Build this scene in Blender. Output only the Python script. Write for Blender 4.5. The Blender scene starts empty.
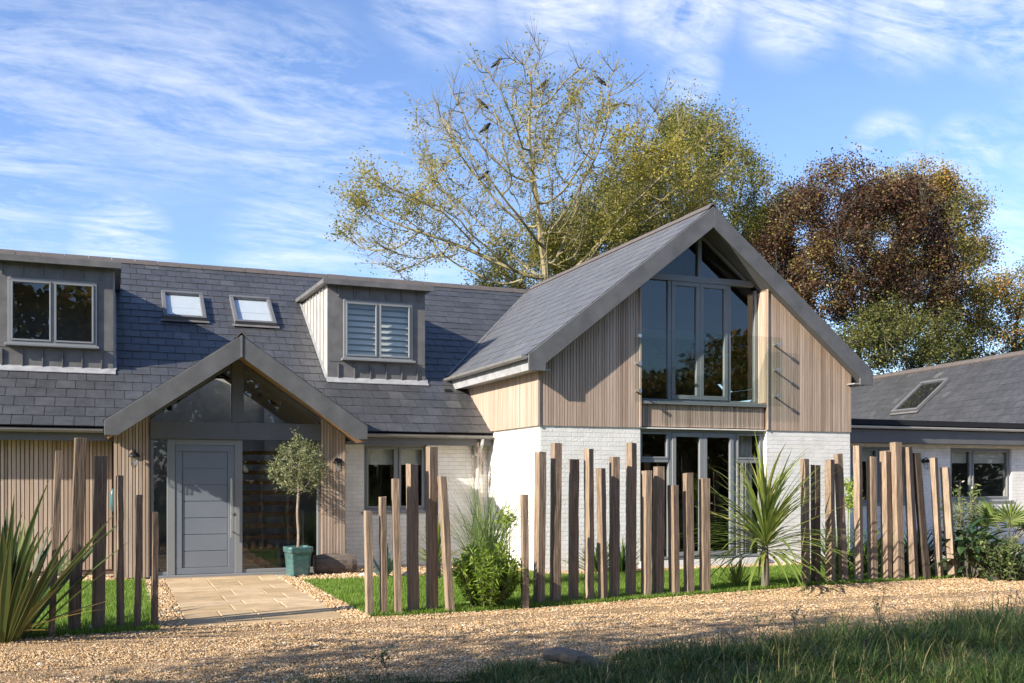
import bpy, math, random
import numpy as np
from mathutils import Vector, Matrix

rng = np.random.default_rng(7)
random.seed(7)
S = bpy.context.scene
COL = S.collection
PI = math.pi

# ------------------------------------------------------------------ frame of reference
# x runs along the facade, y goes away from the road, z is up; the camera stands at the origin, 1.55 m up
YAW = math.radians(21.8)
CA, SA = math.cos(YAW), math.sin(YAW)
F, HOR, CZ = 995.6, 479.0, 1.55

def ray(px):
    t = (px - 512) / F
    return SA + t * CA, CA - t * SA
def on_y(px, py, y):
    dx, dy = ray(px); D = y / dy
    return Vector((dx * D, y, CZ + (HOR - py) / F * D))
def on_z(px, py, z=0.0):
    D = (CZ - z) * F / (py - HOR); dx, dy = ray(px)
    return Vector((dx * D, dy * D, z))
def at(px, py, D):
    dx, dy = ray(px)
    return Vector((dx * D, dy * D, CZ + (HOR - py) / F * D))
def on_plane(px, py, P, n):
    dx, dy = ray(px); d = Vector((dx, dy, (HOR - py) / F)); o = Vector((0, 0, CZ))
    k = (P - o).dot(n) / d.dot(n)
    return o + d * k

# ------------------------------------------------------------------ mesh builder
ROOT_LOC = {}
class MB:
    def __init__(s):
        s.v = []; s.f = []; s.r = []; s.m = []; s.R = 0.5; s.M = 0
    def add(s, vs, fs, r=None, m=None):
        b = len(s.v); s.v += [tuple(p) for p in vs]
        for f in fs:
            s.f.append(tuple(i + b for i in f)); s.r.append(s.R if r is None else r); s.m.append(s.M if m is None else m)
    def box(s, x0, x1, y0, y1, z0, z1, r=None, m=None):
        s.add([(x0,y0,z0),(x1,y0,z0),(x1,y1,z0),(x0,y1,z0),(x0,y0,z1),(x1,y0,z1),(x1,y1,z1),(x0,y1,z1)],
              [(0,3,2,1),(4,5,6,7),(0,1,5,4),(1,2,6,5),(2,3,7,6),(3,0,4,7)], r, m)
    def hexa(s, p, r=None, m=None):      # 8 points: bottom ring then top ring
        s.add(p, [(0,3,2,1),(4,5,6,7),(0,1,5,4),(1,2,6,5),(2,3,7,6),(3,0,4,7)], r, m)
    def prism(s, poly, ext, r=None, m=None):
        n = len(poly); e = Vector(ext); a = [Vector(p) for p in poly]
        fs = [tuple(range(n)), tuple(range(2*n-1, n-1, -1))] + [(i, i+n, (i+1) % n + n, (i+1) % n) for i in range(n)]
        s.add(a + [p + e for p in a], fs, r, m)
    def beam(s, a, b, w, h, up=(0,0,1), r=None, m=None):
        a, b = Vector(a), Vector(b); d = (b - a).normalized(); x = d.cross(Vector(up)).normalized(); u = x.cross(d)
        x *= w / 2; u *= h / 2
        s.hexa([a-x-u, a+x-u, b+x-u, b-x-u, a-x+u, a+x+u, b+x+u, b-x+u], r, m)
    def tube(s, pts, rad, n=8, r=None, m=None, cap=True):
        pts = [Vector(p) for p in pts]
        if not hasattr(rad, '__len__'): rad = [rad] * len(pts)
        vs = []; ref = Vector((0.31, 0.17, 0.93))
        for i, p in enumerate(pts):
            d = (pts[min(i+1, len(pts)-1)] - pts[max(i-1, 0)]).normalized()
            if abs(d.dot(ref)) > 0.95: ref = Vector((1, 0.2, 0))
            x = d.cross(ref).normalized(); y = d.cross(x)
            for k in range(n):
                a = 2 * PI * k / n; vs.append(p + (x * math.cos(a) + y * math.sin(a)) * rad[i])
        fs = [(i*n+k, i*n+(k+1) % n, (i+1)*n+(k+1) % n, (i+1)*n+k) for i in range(len(pts)-1) for k in range(n)]
        if cap: fs += [tuple(range(n-1, -1, -1)), tuple(range((len(pts)-1)*n, len(pts)*n))]
        s.add(vs, fs, r, m)
    def lathe(s, prof, c, n=20, r=None, m=None):
        vs = [(c[0]+rr*math.cos(2*PI*k/n), c[1]+rr*math.sin(2*PI*k/n), c[2]+z) for rr, z in prof for k in range(n)]
        fs = [(i*n+k, i*n+(k+1) % n, (i+1)*n+(k+1) % n, (i+1)*n+k) for i in range(len(prof)-1) for k in range(n)]
        s.add(vs, fs, r, m)
    def arr(s, V, Fc, R, m=0):           # bulk numpy
        b = len(s.v); s.v += list(map(tuple, V.tolist())); s.f += [tuple(x) for x in (Fc + b).tolist()]
        s.r += list(map(float, R)); s.m += [m] * len(Fc)
    def build(s, name, mats, parent=None, smooth=False, bevel=0.0, loc=None):
        if not isinstance(mats, (list, tuple)): mats = [mats]
        V = np.array(s.v, dtype=np.float32).reshape(-1, 3)
        off = np.zeros(3)
        if parent is not None: off = np.array(ROOT_LOC.get(parent.name, (0, 0, 0)))
        if loc is not None: off = np.array(loc)
        V = V - off.astype(np.float32)
        me = bpy.data.meshes.new(name)
        ln = np.array([len(f) for f in s.f], dtype=np.int32); li = np.concatenate([np.array(f, dtype=np.int32) for f in s.f]) if s.f else np.zeros(0, np.int32)
        me.vertices.add(len(V)); me.vertices.foreach_set('co', V.ravel())
        me.loops.add(len(li)); me.loops.foreach_set('vertex_index', li)
        st = np.concatenate([[0], np.cumsum(ln)[:-1]]).astype(np.int32)
        me.polygons.add(len(ln)); me.polygons.foreach_set('loop_start', st); me.polygons.foreach_set('loop_total', ln)
        me.polygons.foreach_set('material_index', np.array(s.m, dtype=np.int32))
        me.update(calc_edges=True); me.validate()
        a = me.attributes.new('rnd', 'FLOAT', 'FACE')
        if len(a.data) == len(s.r): a.data.foreach_set('value', np.array(s.r, dtype=np.float32))
        uv = me.uv_layers.new(name='UVMap')
        nr = np.zeros(len(me.polygons) * 3, np.float32); me.polygons.foreach_get('normal', nr); nr = np.abs(nr.reshape(-1, 3))
        if len(nr) == len(ln):
            ax = np.repeat(np.argmax(nr + np.array([0, 0.01, 0]), axis=1), ln)
            W = V[li] + off.astype(np.float32)
            U = np.where((ax == 0)[:, None], W[:, [1, 2]], np.where((ax == 1)[:, None], W[:, [0, 2]], W[:, [0, 1]]))
            uv.data.foreach_set('uv', U.astype(np.float32).ravel())
        for m in mats: me.materials.append(m)
        me.polygons.foreach_set('use_smooth', np.full(len(me.polygons), bool(smooth)))
        o = bpy.data.objects.new(name, me); COL.objects.link(o)
        if loc is not None: o.location = loc
        if parent is not None:
            o.parent = parent; ROOT_LOC[o.name] = tuple(off)
        if bevel:
            b = o.modifiers.new('bevel', 'BEVEL'); b.width = bevel; b.segments = 1; b.limit_method = 'ANGLE'
        return o

def tag(o, label=None, cat=None, group=None, kind=None):
    if label: o['label'] = label
    if cat: o['category'] = cat
    if group: o['group'] = group
    if kind: o['kind'] = kind
    return o
def thing(name, loc, label, cat, group=None):
    o = bpy.data.objects.new(name, None); COL.objects.link(o); o.location = loc; o.empty_display_size = 0.2
    ROOT_LOC[o.name] = tuple(loc)
    return tag(o, label, cat, group)

# ------------------------------------------------------------------ materials
def mat(name):
    m = bpy.data.materials.new(name); m.use_nodes = True
    nt = m.node_tree; b = nt.nodes['Principled BSDF']
    return m, nt, b
def N(nt, t, **kw):
    n = nt.nodes.new(t)
    for k, v in kw.items():
        if k in n.inputs.keys(): n.inputs[k].default_value = v
        else: setattr(n, k, v)
    return n
def ramp(nt, stops, fac=None):
    r = nt.nodes.new('ShaderNodeValToRGB'); e = r.color_ramp.elements
    while len(e) < len(stops): e.new(0.5)
    for el, (p, c) in zip(e, stops): el.position = p; el.color = (*c, 1)
    if fac is not None: nt.links.new(fac, r.inputs[0])
    return r
def mixc(nt, a, b, fac, mode='MIX'):
    m = nt.nodes.new('ShaderNodeMix'); m.data_type = 'RGBA'; m.blend_type = mode
    for sock, v in ((m.inputs[6], a), (m.inputs[7], b), (m.inputs[0], fac)):
        if hasattr(v, 'links'): nt.links.new(v, sock)
        elif isinstance(v, tuple): sock.default_value = (*v, 1)
        else: sock.default_value = v
    return m.outputs[2]
def attr(nt): return N(nt, 'ShaderNodeAttribute', attribute_name='rnd').outputs['Fac']
def coords(nt, which='Object', scale=(1, 1, 1)):
    tc = N(nt, 'ShaderNodeTexCoord'); mp = N(nt, 'ShaderNodeMapping'); mp.inputs['Scale'].default_value = scale
    nt.links.new(tc.outputs[which], mp.inputs[0]); return mp.outputs[0]
def noise(nt, vec, scale, detail=4, rough=0.55):
    n = N(nt, 'ShaderNodeTexNoise', Scale=scale, Detail=detail, Roughness=rough); nt.links.new(vec, n.inputs['Vector']); return n.outputs['Fac']
def bump(nt, b, h, strength=0.3, dist=0.01):
    n = N(nt, 'ShaderNodeBump', Strength=strength, Distance=dist); nt.links.new(h, n.inputs['Height']); nt.links.new(n.outputs[0], b.inputs['Normal'])

def m_plain(name, col, rough=0.5, metal=0.0, var=0.12, nscale=6.0, spec=0.4, bmp=0.0):
    m, nt, b = mat(name); v = coords(nt); n = noise(nt, v, nscale, 5)
    lo = tuple(c * (1 - var) for c in col); hi = tuple(min(1, c * (1 + var)) for c in col)
    nt.links.new(ramp(nt, [(0.3, lo), (0.7, hi)], n).outputs[0], b.inputs['Base Color'])
    b.inputs['Roughness'].default_value = rough; b.inputs['Metallic'].default_value = metal; b.inputs['Specular IOR Level'].default_value = spec
    if bmp: bump(nt, b, noise(nt, v, nscale * 8, 4), bmp, 0.004)
    return m
def m_rand(name, stops, rough=0.6, spec=0.3, grain=None, gscale=8, gamt=0.35, bstr=0.3, bdist=0.003, wear=None):
    """colour picked per face set by 'rnd', with stretched grain on top"""
    m, nt, b = mat(name); c = ramp(nt, stops, attr(nt)).outputs[0]
    if wear:
        vw = coords(nt, 'Object', (1.2, 1.2, .8)); c = mixc(nt, c, ramp(nt, [(.32, (.80,.80,.79)), (.55, (1,1,1)), (.72, (1.16,1.15,1.12))], noise(nt, vw, 1.6, 9, .7)).outputs[0], 1.0, 'MULTIPLY')
        c = mixc(nt, c, wear, ramp(nt, [(.63, (0,0,0)), (.72, (.35,)*3)], noise(nt, vw, 11, 8, .7)).outputs[0])
    if grain:
        v = coords(nt, 'Object', grain); n = noise(nt, v, gscale, 6, 0.65)
        g = ramp(nt, [(0.25, (1 - gamt,) * 3), (0.75, (1 + gamt * 0.4,) * 3)], n).outputs[0]
        c = mixc(nt, c, g, 1.0, 'MULTIPLY'); bump(nt, b, n, bstr, bdist)
    nt.links.new(c, b.inputs['Base Color'])
    b.inputs['Roughness'].default_value = rough; b.inputs['Specular IOR Level'].default_value = spec
    return m
def m_leaf(name, stops, trans=0.35, rough=0.5, spec=0.3):
    m, nt, b = mat(name); c = ramp(nt, stops, attr(nt)).outputs[0]
    nt.links.new(c, b.inputs['Base Color']); b.inputs['Roughness'].default_value = rough; b.inputs['Specular IOR Level'].default_value = spec
    t = N(nt, 'ShaderNodeBsdfTranslucent'); nt.links.new(c, t.inputs[0])
    mx = N(nt, 'ShaderNodeMixShader', Fac=trans); nt.links.new(b.outputs[0], mx.inputs[1]); nt.links.new(t.outputs[0], mx.inputs[2])
    nt.links.new(mx.outputs[0], nt.nodes['Material Output'].inputs[0]); return m

M = {}
M['slate'] = m_rand('slate', [(0, (.060,.061,.064)), (.5, (.071,.072,.075)), (.9, (.082,.083,.086)), (1, (.12,.12,.12))], 0.42, 0.5, (1,1,1), 9, .35, .35, .004, wear=(.16,.16,.15))
M['slate_gable'] = m_rand('slate_gable', [(0, (.112,.113,.118)), (.5, (.124,.125,.130)), (.85, (.134,.135,.139)), (1, (.15,.15,.152))], 0.42, 0.5, (1,1,1), 9, .25, .3, .003, wear=(.17,.17,.16))  # lighter, more even slate tone used on the gable roof
M['deck'] = m_plain('roof_underlay', (.02,.02,.022), 0.9)
M['ridge'] = m_plain('ridge_tile', (.105,.088,.078), 0.7, bmp=.3)
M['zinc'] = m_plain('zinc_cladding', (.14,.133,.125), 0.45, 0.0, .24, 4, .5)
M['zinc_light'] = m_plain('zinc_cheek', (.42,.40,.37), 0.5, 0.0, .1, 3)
M['lead'] = m_plain('lead_flashing', (.30,.30,.30), 0.55, 0.0, .2, 7, bmp=.3)
M['trim'] = m_plain('grey_trim', (.125,.124,.126), 0.55, 0, .1, 2)
M['barge'] = m_plain('barge_board_grey', (.115,.114,.113), 0.55, 0, .22, 3.5, bmp=.15)
M['frame'] = m_plain('window_frame_grey', (.215,.222,.225), 0.4, 0, .05, 2)
M['door'] = m_plain('door_grey', (.17,.19,.215), 0.4, 0, .05, 2)
M['steel'] = m_plain('brushed_steel', (.6,.59,.57), 0.3, 0.9, .05, 20)
M['gutter'] = m_plain('gutter_grey', (.22,.21,.195), 0.3, 0, .1, 4, .6)
M['pipe'] = m_plain('downpipe_pale', (.55,.54,.5), 0.4, 0, .08, 4)
M['black'] = m_plain('black_metal', (.015,.015,.017), 0.4)
M['rubber'] = m_plain('roof_membrane', (.012,.012,.013), 0.8)
M['white_sill'] = m_plain('white_render', (.72,.71,.68), 0.7, 0, .08, 5, bmp=.2)
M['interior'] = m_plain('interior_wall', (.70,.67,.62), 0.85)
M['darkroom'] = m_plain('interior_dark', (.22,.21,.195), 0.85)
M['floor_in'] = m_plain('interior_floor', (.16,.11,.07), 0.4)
M['tread'] = m_rand('stair_tread', [(0,(.42,.20,.09)),(1,(.55,.27,.12))], .4, .4, (1,6,6), 6)
M['blind'] = m_plain('roller_blind', (.74,.74,.70), 0.9, 0, .04)
M['clad'] = m_rand('larch_slats', [(0,(.33,.235,.17)),(.35,(.45,.335,.25)),(.75,(.52,.40,.31)),(1,(.57,.455,.36))], .75, .2, (14,14,.7), 2.2, .32, .35)
M['clad_gap'] = m_plain('slat_shadow_gap', (.15,.10,.07), 0.9)
M['soffit'] = m_rand('soffit_slats', [(0,(.38,.23,.13)),(1,(.50,.32,.19))], .6, .3, (6,1,6), 3, .25)
M['post'] = m_rand('weathered_oak', [(0,(.055,.045,.038)),(.15,(.19,.14,.10)),(.3,(.29,.213,.15)),(.6,(.36,.265,.185)),(.85,(.43,.325,.23)),(1,(.48,.335,.205))], .9, .12, (17,17,.9), 3.2, .7, 1.0, .012, wear=(.17,.12,.085))
M['log'] = m_rand('weathered_log', [(0,(.14,.11,.09)),(1,(.24,.20,.165))], .9, .1, (1.5,9,9), 3, .6, .9, .01)

def m_brick():
    m, nt, b = mat('white_painted_brick'); v = coords(nt, 'UV', (1,1,1))
    br = N(nt, 'ShaderNodeTexBrick'); nt.links.new(v, br.inputs['Vector'])
    br.inputs['Scale'].default_value = 1; br.inputs['Brick Width'].default_value = .225; br.inputs['Row Height'].default_value = .075
    br.inputs['Mortar Size'].default_value = .006; br.inputs['Mortar Smooth'].default_value = .6; br.inputs['Bias'].default_value = 0
    br.inputs['Color1'].default_value = (.84,.81,.755,1); br.inputs['Color2'].default_value = (.79,.76,.70,1); br.inputs['Mortar'].default_value = (.70,.67,.62,1)
    n = noise(nt, v, 3.5, 6); c = mixc(nt, br.outputs[0], ramp(nt, [(.3,(.86,.85,.82)),(.6,(1,1,1))], n).outputs[0], 1.0, 'MULTIPLY')
    nt.links.new(c, b.inputs['Base Color']); b.inputs['Roughness'].default_value = .75; b.inputs['Specular IOR Level'].default_value = .25
    mt = N(nt, 'ShaderNodeMath', operation='MULTIPLY_ADD'); nt.links.new(br.outputs['Fac'], mt.inputs[0]); mt.inputs[1].default_value = -1.0
    n2 = noise(nt, v, 26, 4); nt.links.new(n2, mt.inputs[2]); bump(nt, b, mt.outputs[0], .7, .008); return m
M['brick'] = m_brick()

def m_glass(name, tint, base, gain=1.0, rough=0.0):
    m, nt, b = mat(name); nt.nodes.remove(b)
    fr = N(nt, 'ShaderNodeFresnel', IOR=1.52); ad = N(nt, 'ShaderNodeMath', operation='MULTIPLY_ADD', use_clamp=True)
    nt.links.new(fr.outputs[0], ad.inputs[0]); ad.inputs[1].default_value = gain; ad.inputs[2].default_value = base
    tr = N(nt, 'ShaderNodeBsdfTransparent'); tr.inputs[0].default_value = (*tint, 1); gl = N(nt, 'ShaderNodeBsdfGlossy', Roughness=rough)
    gl.inputs[0].default_value = (.92,.95,.97,1)
    v = coords(nt, 'Object'); n = noise(nt, v, 1.3, 2); bp = N(nt, 'ShaderNodeBump', Strength=.02, Distance=.05); nt.links.new(n, bp.inputs['Height']); nt.links.new(bp.outputs[0], gl.inputs['Normal'])
    ge = N(nt, 'ShaderNodeNewGeometry'); iv = N(nt, 'ShaderNodeMath', operation='SUBTRACT'); iv.inputs[0].default_value = 1; nt.links.new(ge.outputs['Backfacing'], iv.inputs[1])
    ml = N(nt, 'ShaderNodeMath', operation='MULTIPLY'); nt.links.new(ad.outputs[0], ml.inputs[0]); nt.links.new(iv.outputs[0], ml.inputs[1])   # the outer face reflects, the inner face of the pane only transmits
    mx = N(nt, 'ShaderNodeMixShader'); nt.links.new(ml.outputs[0], mx.inputs[0]); nt.links.new(tr.outputs[0], mx.inputs[1]); nt.links.new(gl.outputs[0], mx.inputs[2])
    nt.links.new(mx.outputs[0], nt.nodes['Material Output'].inputs[0]); return m
M['glass'] = m_glass('window_glass', (.86,.87,.86), .045)
M['balustrade'] = m_glass('balustrade_glass', (.88,.915,.905), .0, .5)
M['roofglass'] = m_glass('rooflight_glass', (.92,.94,.95), .14)

def m_ground(name, stops, scale, bstr=.5, vor=None, big=None):
    m, nt, b = mat(name); v = coords(nt, 'Object')
    if vor:
        vo = N(nt, 'ShaderNodeTexVoronoi', Scale=vor); nt.links.new(v, vo.inputs['Vector'])
        sx = N(nt, 'ShaderNodeSeparateColor'); nt.links.new(vo.outputs['Color'], sx.inputs[0])
        c = ramp(nt, stops, sx.outputs[0]).outputs[0]; bump(nt, b, vo.outputs['Distance'], bstr, .012)
    else:
        n = noise(nt, v, scale, 8, .65); c = ramp(nt, stops, n).outputs[0]; bump(nt, b, n, bstr, .02)
    if big:
        n2 = noise(nt, v, big, 4); c = mixc(nt, c, ramp(nt, [(.35,(.72,.70,.68)),(.65,(1.08,1.06,1.04))], n2).outputs[0], 1.0, 'MULTIPLY')
    nt.links.new(c, b.inputs['Base Color']); b.inputs['Roughness'].default_value = .92; b.inputs['Specular IOR Level'].default_value = .15; return m
M['ground'] = m_ground('meadow_soil', [(.3,(.035,.05,.018)),(.6,(.06,.075,.028)),(.8,(.09,.075,.04))], 3, .5)
M['gravel'] = m_ground('gravel_bed', [(0,(.20,.13,.07)),(.35,(.37,.24,.125)),(.7,(.47,.325,.18)),(1,(.56,.43,.28))], 1, .9, 75, .9)
M['pebble'] = m_rand('gravel_stones', [(0,(.15,.10,.055)),(.2,(.36,.225,.11)),(.6,(.50,.335,.175)),(.9,(.58,.43,.26)),(1,(.66,.57,.45))], .9, .15, wear=(.30,.20,.11))
M['lawnsoil'] = m_ground('lawn_thatch', [(.3,(.11,.18,.025)),(.7,(.16,.25,.04))], 14, .5)
M['bedsoil'] = m_ground('bed_pebbles', [(0,(.22,.17,.12)),(.5,(.42,.34,.25)),(1,(.56,.50,.42))], 1, .8, 34)
M['bank'] = m_ground('verge_soil', [(.3,(.03,.03,.016)),(.6,(.045,.055,.02)),(.8,(.07,.06,.035))], 6, .6)
M['flag'] = m_rand('sandstone_flags', [(0,(.44,.31,.17)),(.5,(.54,.395,.235)),(1,(.62,.475,.30))], .85, .2, (1,1.6,1), 3.5, .32, .5, .012, wear=(.40,.25,.13))

M['lawn'] = m_leaf('lawn_blades', [(0,(.12,.20,.025)),(.6,(.18,.29,.04)),(1,(.28,.38,.08))], .45)
M['verge'] = m_leaf('verge_grass', [(0,(.026,.05,.012)),(.4,(.06,.105,.022)),(.72,(.115,.165,.04)),(.9,(.20,.19,.065)),(1,(.36,.27,.13))], .35)
M['flax'] = m_leaf('flax_leaf', [(0,(.04,.065,.02)),(.4,(.085,.125,.035)),(.65,(.17,.20,.06)),(.9,(.46,.43,.17)),(1,(.60,.27,.03))], .35, .5, .25)
M['cordy'] = m_leaf('cordyline_leaf', [(0,(.11,.165,.035)),(.5,(.22,.285,.06)),(.8,(.37,.39,.10)),(1,(.56,.48,.12))], .4, .4, .4)
M['strap'] = m_leaf('strap_leaf', [(0,(.04,.08,.022)),(.6,(.09,.155,.04)),(1,(.16,.23,.065))], .35, .4)
M['agave'] = m_leaf('agave_leaf', [(0,(.10,.16,.14)),(1,(.17,.25,.21))], .1, .5)
M['shrub'] = m_leaf('euphorbia_leaf', [(0,(.12,.20,.025)),(.6,(.23,.33,.04)),(1,(.40,.46,.09))], .45)
M['darkleaf'] = m_leaf('glossy_leaf', [(0,(.025,.055,.02)),(.6,(.055,.105,.035)),(1,(.11,.165,.065))], .25, .38, .5)
M['mixleaf'] = m_leaf('flowering_shrub_leaf', [(0,(.05,.085,.025)),(.5,(.13,.18,.05)),(.8,(.25,.29,.09)),(.93,(.46,.43,.24)),(1,(.7,.67,.58))], .35)
M['palm'] = m_leaf('fan_palm_leaf', [(0,(.11,.17,.035)),(1,(.26,.31,.08))], .35, .4)
M['plume'] = m_leaf('grass_plume', [(0,(.50,.36,.27)),(1,(.68,.54,.42))], .45)
M['miscan'] = m_leaf('ornamental_grass', [(0,(.10,.16,.045)),(.7,(.20,.28,.08)),(1,(.38,.40,.2))], .35)
M['olive'] = m_leaf('olive_leaf', [(0,(.11,.135,.05)),(.6,(.23,.26,.11)),(1,(.42,.44,.26))], .4, .45)
M['bark'] = m_rand('bark', [(0,(.13,.11,.085)),(1,(.20,.18,.14))], .9, .1, (6,6,1.5), 3, .4, .6, .01)
M['ashbark'] = m_rand('ash_bark', [(0,(.22,.185,.10)),(1,(.33,.28,.16))], .9, .1, (6,6,1.5), 3, .35, .6, .01)
M['olivebark'] = m_rand('olive_bark', [(0,(.26,.21,.16)),(1,(.36,.30,.23))], .9, .1, (9,9,2), 5, .4, .5)
M['leaf_ash'] = m_leaf('ash_leaf', [(0,(.14,.145,.028)),(.5,(.32,.29,.05)),(1,(.50,.41,.09))], .5)
M['leaf_yellow'] = m_leaf('birch_leaf', [(0,(.085,.105,.022)),(.5,(.20,.21,.04)),(1,(.37,.33,.075))], .45)
M['leaf_dark'] = m_leaf('evergreen_leaf', [(0,(.03,.042,.013)),(.55,(.10,.11,.026)),(1,(.26,.24,.055))], .35)
M['leaf_copper'] = m_leaf('copper_leaf', [(0,(.028,.013,.009)),(.45,(.075,.034,.019)),(.74,(.145,.07,.032)),(.88,(.18,.14,.042)),(1,(.29,.25,.065))], .3)
M['leaf_autumn'] = m_leaf('autumn_leaf', [(0,(.08,.09,.02)),(.45,(.22,.205,.045)),(.75,(.40,.28,.065)),(1,(.50,.23,.07))], .45)
M['pot'] = m_rand('teal_glaze', [(0,(.055,.125,.12)),(1,(.10,.20,.185))], .18, .6, (2,2,3), 5, .55, .05)
M['rock'] = m_plain('pale_rock', (.55,.52,.47), .85, 0, .25, 12, bmp=.5)
M['crow'] = m_plain('black_feather', (.012,.012,.014), .5)
M['teal'] = m_plain('teal_ceramic', (.06,.13,.14), .3)
M['lampglass'] = m_glass('lantern_glass', (.9,.92,.92), .15)

# ------------------------------------------------------------------ setting: ground, drive, lawns, path
def sheet(name, poly, z, m):
    mb = MB(); mb.add([(x, y, z) for x, y in poly], [tuple(range(len(poly)))]); return tag(mb.build(name, m), kind='structure')
sheet('ground', [(-450,-450),(450,-450),(450,450),(-450,450)], -0.03, M['ground'])

def wob(x, s=1.0, a=0.12): return a * (math.sin(1.7*x*s+0.3) + 0.6*math.sin(4.1*x*s+1.2) + 0.35*math.sin(9.3*x*s))
def vpost(x):    # line of the stakes: front edge of the garden
    return float(np.interp(x, [-6,-0.6,0.7,2.6,4.6,7.4,9.4,12.3,20], [10.75,10.85,10.95,11.05,11.08,11.56,11.9,11.95,12.3]))
xs = np.linspace(-30, 40, 281)
dr = MB()
for a, b in zip(xs[:-1], xs[1:]):
    y0, y1 = 7.45 + wob(a), 7.45 + wob(b)
    dr.add([(a,y0,-.004),(b,y1,-.004),(b,vpost(b)+.2,-.004),(a,vpost(a)+.2,-.004)], [(0,1,2,3)])
tag(dr.build('gravel_drive', M['gravel']), kind='structure')
vg = MB(); nx, ny = 120, 30; gx = np.linspace(-12, 20, nx); gy = np.linspace(-6, 8.0, ny)
def vergeh(x, y):
    edge = 7.6 + wob(x); d = max(0, min(1, (edge - y) / 1.1)); rise = np.interp(x, [-3, 1, 3.5, 7, 12], [.015, .03, .10, .20, .24])
    return -0.02 + d * (3*d - 2*d*d if False else d) ** .7 * rise + .02 * math.sin(3*x) * math.sin(2.3*y) * d
idx = {}
vv = [(x, y, vergeh(x, y)) for y in gy for x in gx]
ff = [(j*nx+i, j*nx+i+1, (j+1)*nx+i+1, (j+1)*nx+i) for j in range(ny-1) for i in range(nx-1)]
vg.add(vv, ff); tag(vg.build('verge', M['bank'], smooth=True), kind='structure')

# path of sandstone flags with gravel margins
PX0, PX1 = .72, 2.40
pm = MB(); y = 10.98; row = 0
while y < 16.1:
    d = random.choice([.42, .55, .62]); d = min(d, 16.14 - y); x = PX0
    if d < .15: break
    while x < PX1 - .05:
        w = random.choice([.4, .6, .78]); 
        if x + w > PX1 - .25: w = PX1 - x
        j = [random.uniform(0, .012) for _ in range(4)]; z = random.uniform(.011, .015); g = .0022
        pm.hexa([(x+g,y+g,-.02),(x+w-g,y+g,-.02),(x+w-g,y+d-g,-.02),(x+g,y+d-g,-.02),(x+g+j[0],y+g+j[1],z),(x+w-g-j[1],y+g+j[2],z+random.uniform(-.002,.002)),(x+w-g-j[2],y+d-g-j[3],z),(x+g+j[3],y+d-g-j[0],z)], r=random.random())
        x += w
    y += d
bed = MB(); bed.add([(PX0-.3,10.9,.0),(PX0,10.9,.0),(PX0,16.4,.0),(PX0-.3,16.4,.0)], [(0,1,2,3)]); bed.add([(PX1,10.9,.0),(PX1+.3,10.9,.0),(PX1+.3,16.4,.0),(PX1,16.4,.0)], [(0,1,2,3)])
pm.box(PX0+.001, PX1-.001, 10.96, 16.4, -.02, .006, r=.1)
tag(pm.build('path', M['flag'], bevel=.006), kind='structure')
bed.add([(PX1+.3,15.25,.0),(6.5,15.25,.0),(6.5,17.5,.0),(PX1+.3,17.5,.0)], [(0,1,2,3)])
bed.add([(6.5,14.55,.0),(30,14.55,.0),(30,17.5,.0),(6.5,17.5,.0)], [(0,1,2,3)])
bed.add([(-8,16.3,.0),(PX0-.3,16.3,.0),(PX0-.3,17.5,.0),(-8,17.5,.0)], [(0,1,2,3)])
tag(bed.build('pebble_border', M['bedsoil']), kind='structure')

def strip(x0, x1, back, n=40):
    m = MB(); q = np.linspace(x0, x1, n)
    for a, b in zip(q[:-1], q[1:]): m.add([(a,vpost(a)-.12,.006),(b,vpost(b)-.12,.006),(b,back(b),.006),(a,back(a),.006)], [(0,1,2,3)])
    return m
lawn_parts = [(-7, PX0-.28, lambda x: 16.28), (PX1+.25, 6.5, lambda x: 15.25), (6.5, 12.9, lambda x: 14.55)]
lm = MB()
for x0, x1, bk in lawn_parts:
    s_ = strip(x0, x1, bk); lm.add(s_.v, s_.f)
tag(lm.build('lawn', M['lawnsoil']), kind='structure')

def ribbons(P, az, L, W, lean, droop, segs=2, R=None):
    """tapered blades as strips: numpy, (n,) arrays; returns verts, tri/quad faces padded as quads"""
    n = len(P); ca, sa_ = np.cos(az), np.sin(az)
    out = np.stack([ca, sa_, np.zeros(n)], 1); side = np.stack([-sa_, ca, np.zeros(n)], 1)
    V = []
    ang = lean.copy(); p = P.copy(); st = L / segs
    for k in range(segs + 1):
        w = W * (1 - (k / segs)) ** .8 * .5 + .0004
        V += [p - side * w[:, None], p + side * w[:, None]]
        p = p + (out * np.sin(ang)[:, None] + np.array([0, 0, 1]) * np.cos(ang)[:, None]) * st[:, None]
        ang = ang + droop / segs
    V = np.stack(V, 1).reshape(-1, 3); m = 2 * (segs + 1); b = np.arange(n) * m
    Fc = np.concatenate([np.stack([b+2*k, b+2*k+1, b+2*k+3, b+2*k+2], 1) for k in range(segs)])
    Rr = np.tile(rng.random(n) if R is None else R, segs)
    return V, Fc, Rr

# mown grass blades
gb = MB()
for x0, x1, bk in lawn_parts:
    xa, xb = max(x0, -2.6), x1; ymx = bk(x0); n = int((xb - xa) * (ymx - 11) * 2600)
    x = rng.uniform(xa, xb, n); yy = rng.uniform(0, 1, n); y0 = np.array([vpost(q) - .1 for q in x]); y = y0 + yy ** 1.25 * (ymx - .02 - y0)
    P = np.stack([x, y, np.full(n, .004)], 1)
    V, Fc, R = ribbons(P, rng.uniform(0, 2*PI, n), rng.uniform(.03, .065, n), np.full(n, .009), rng.uniform(0, .7, n), rng.uniform(0, .8, n), 1)
    gb.arr(V, Fc, R)
tag(gb.build('lawn_grass', M['lawn']), 'short bright green mown grass behind the timber stakes', 'grass', kind='stuff')

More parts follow.
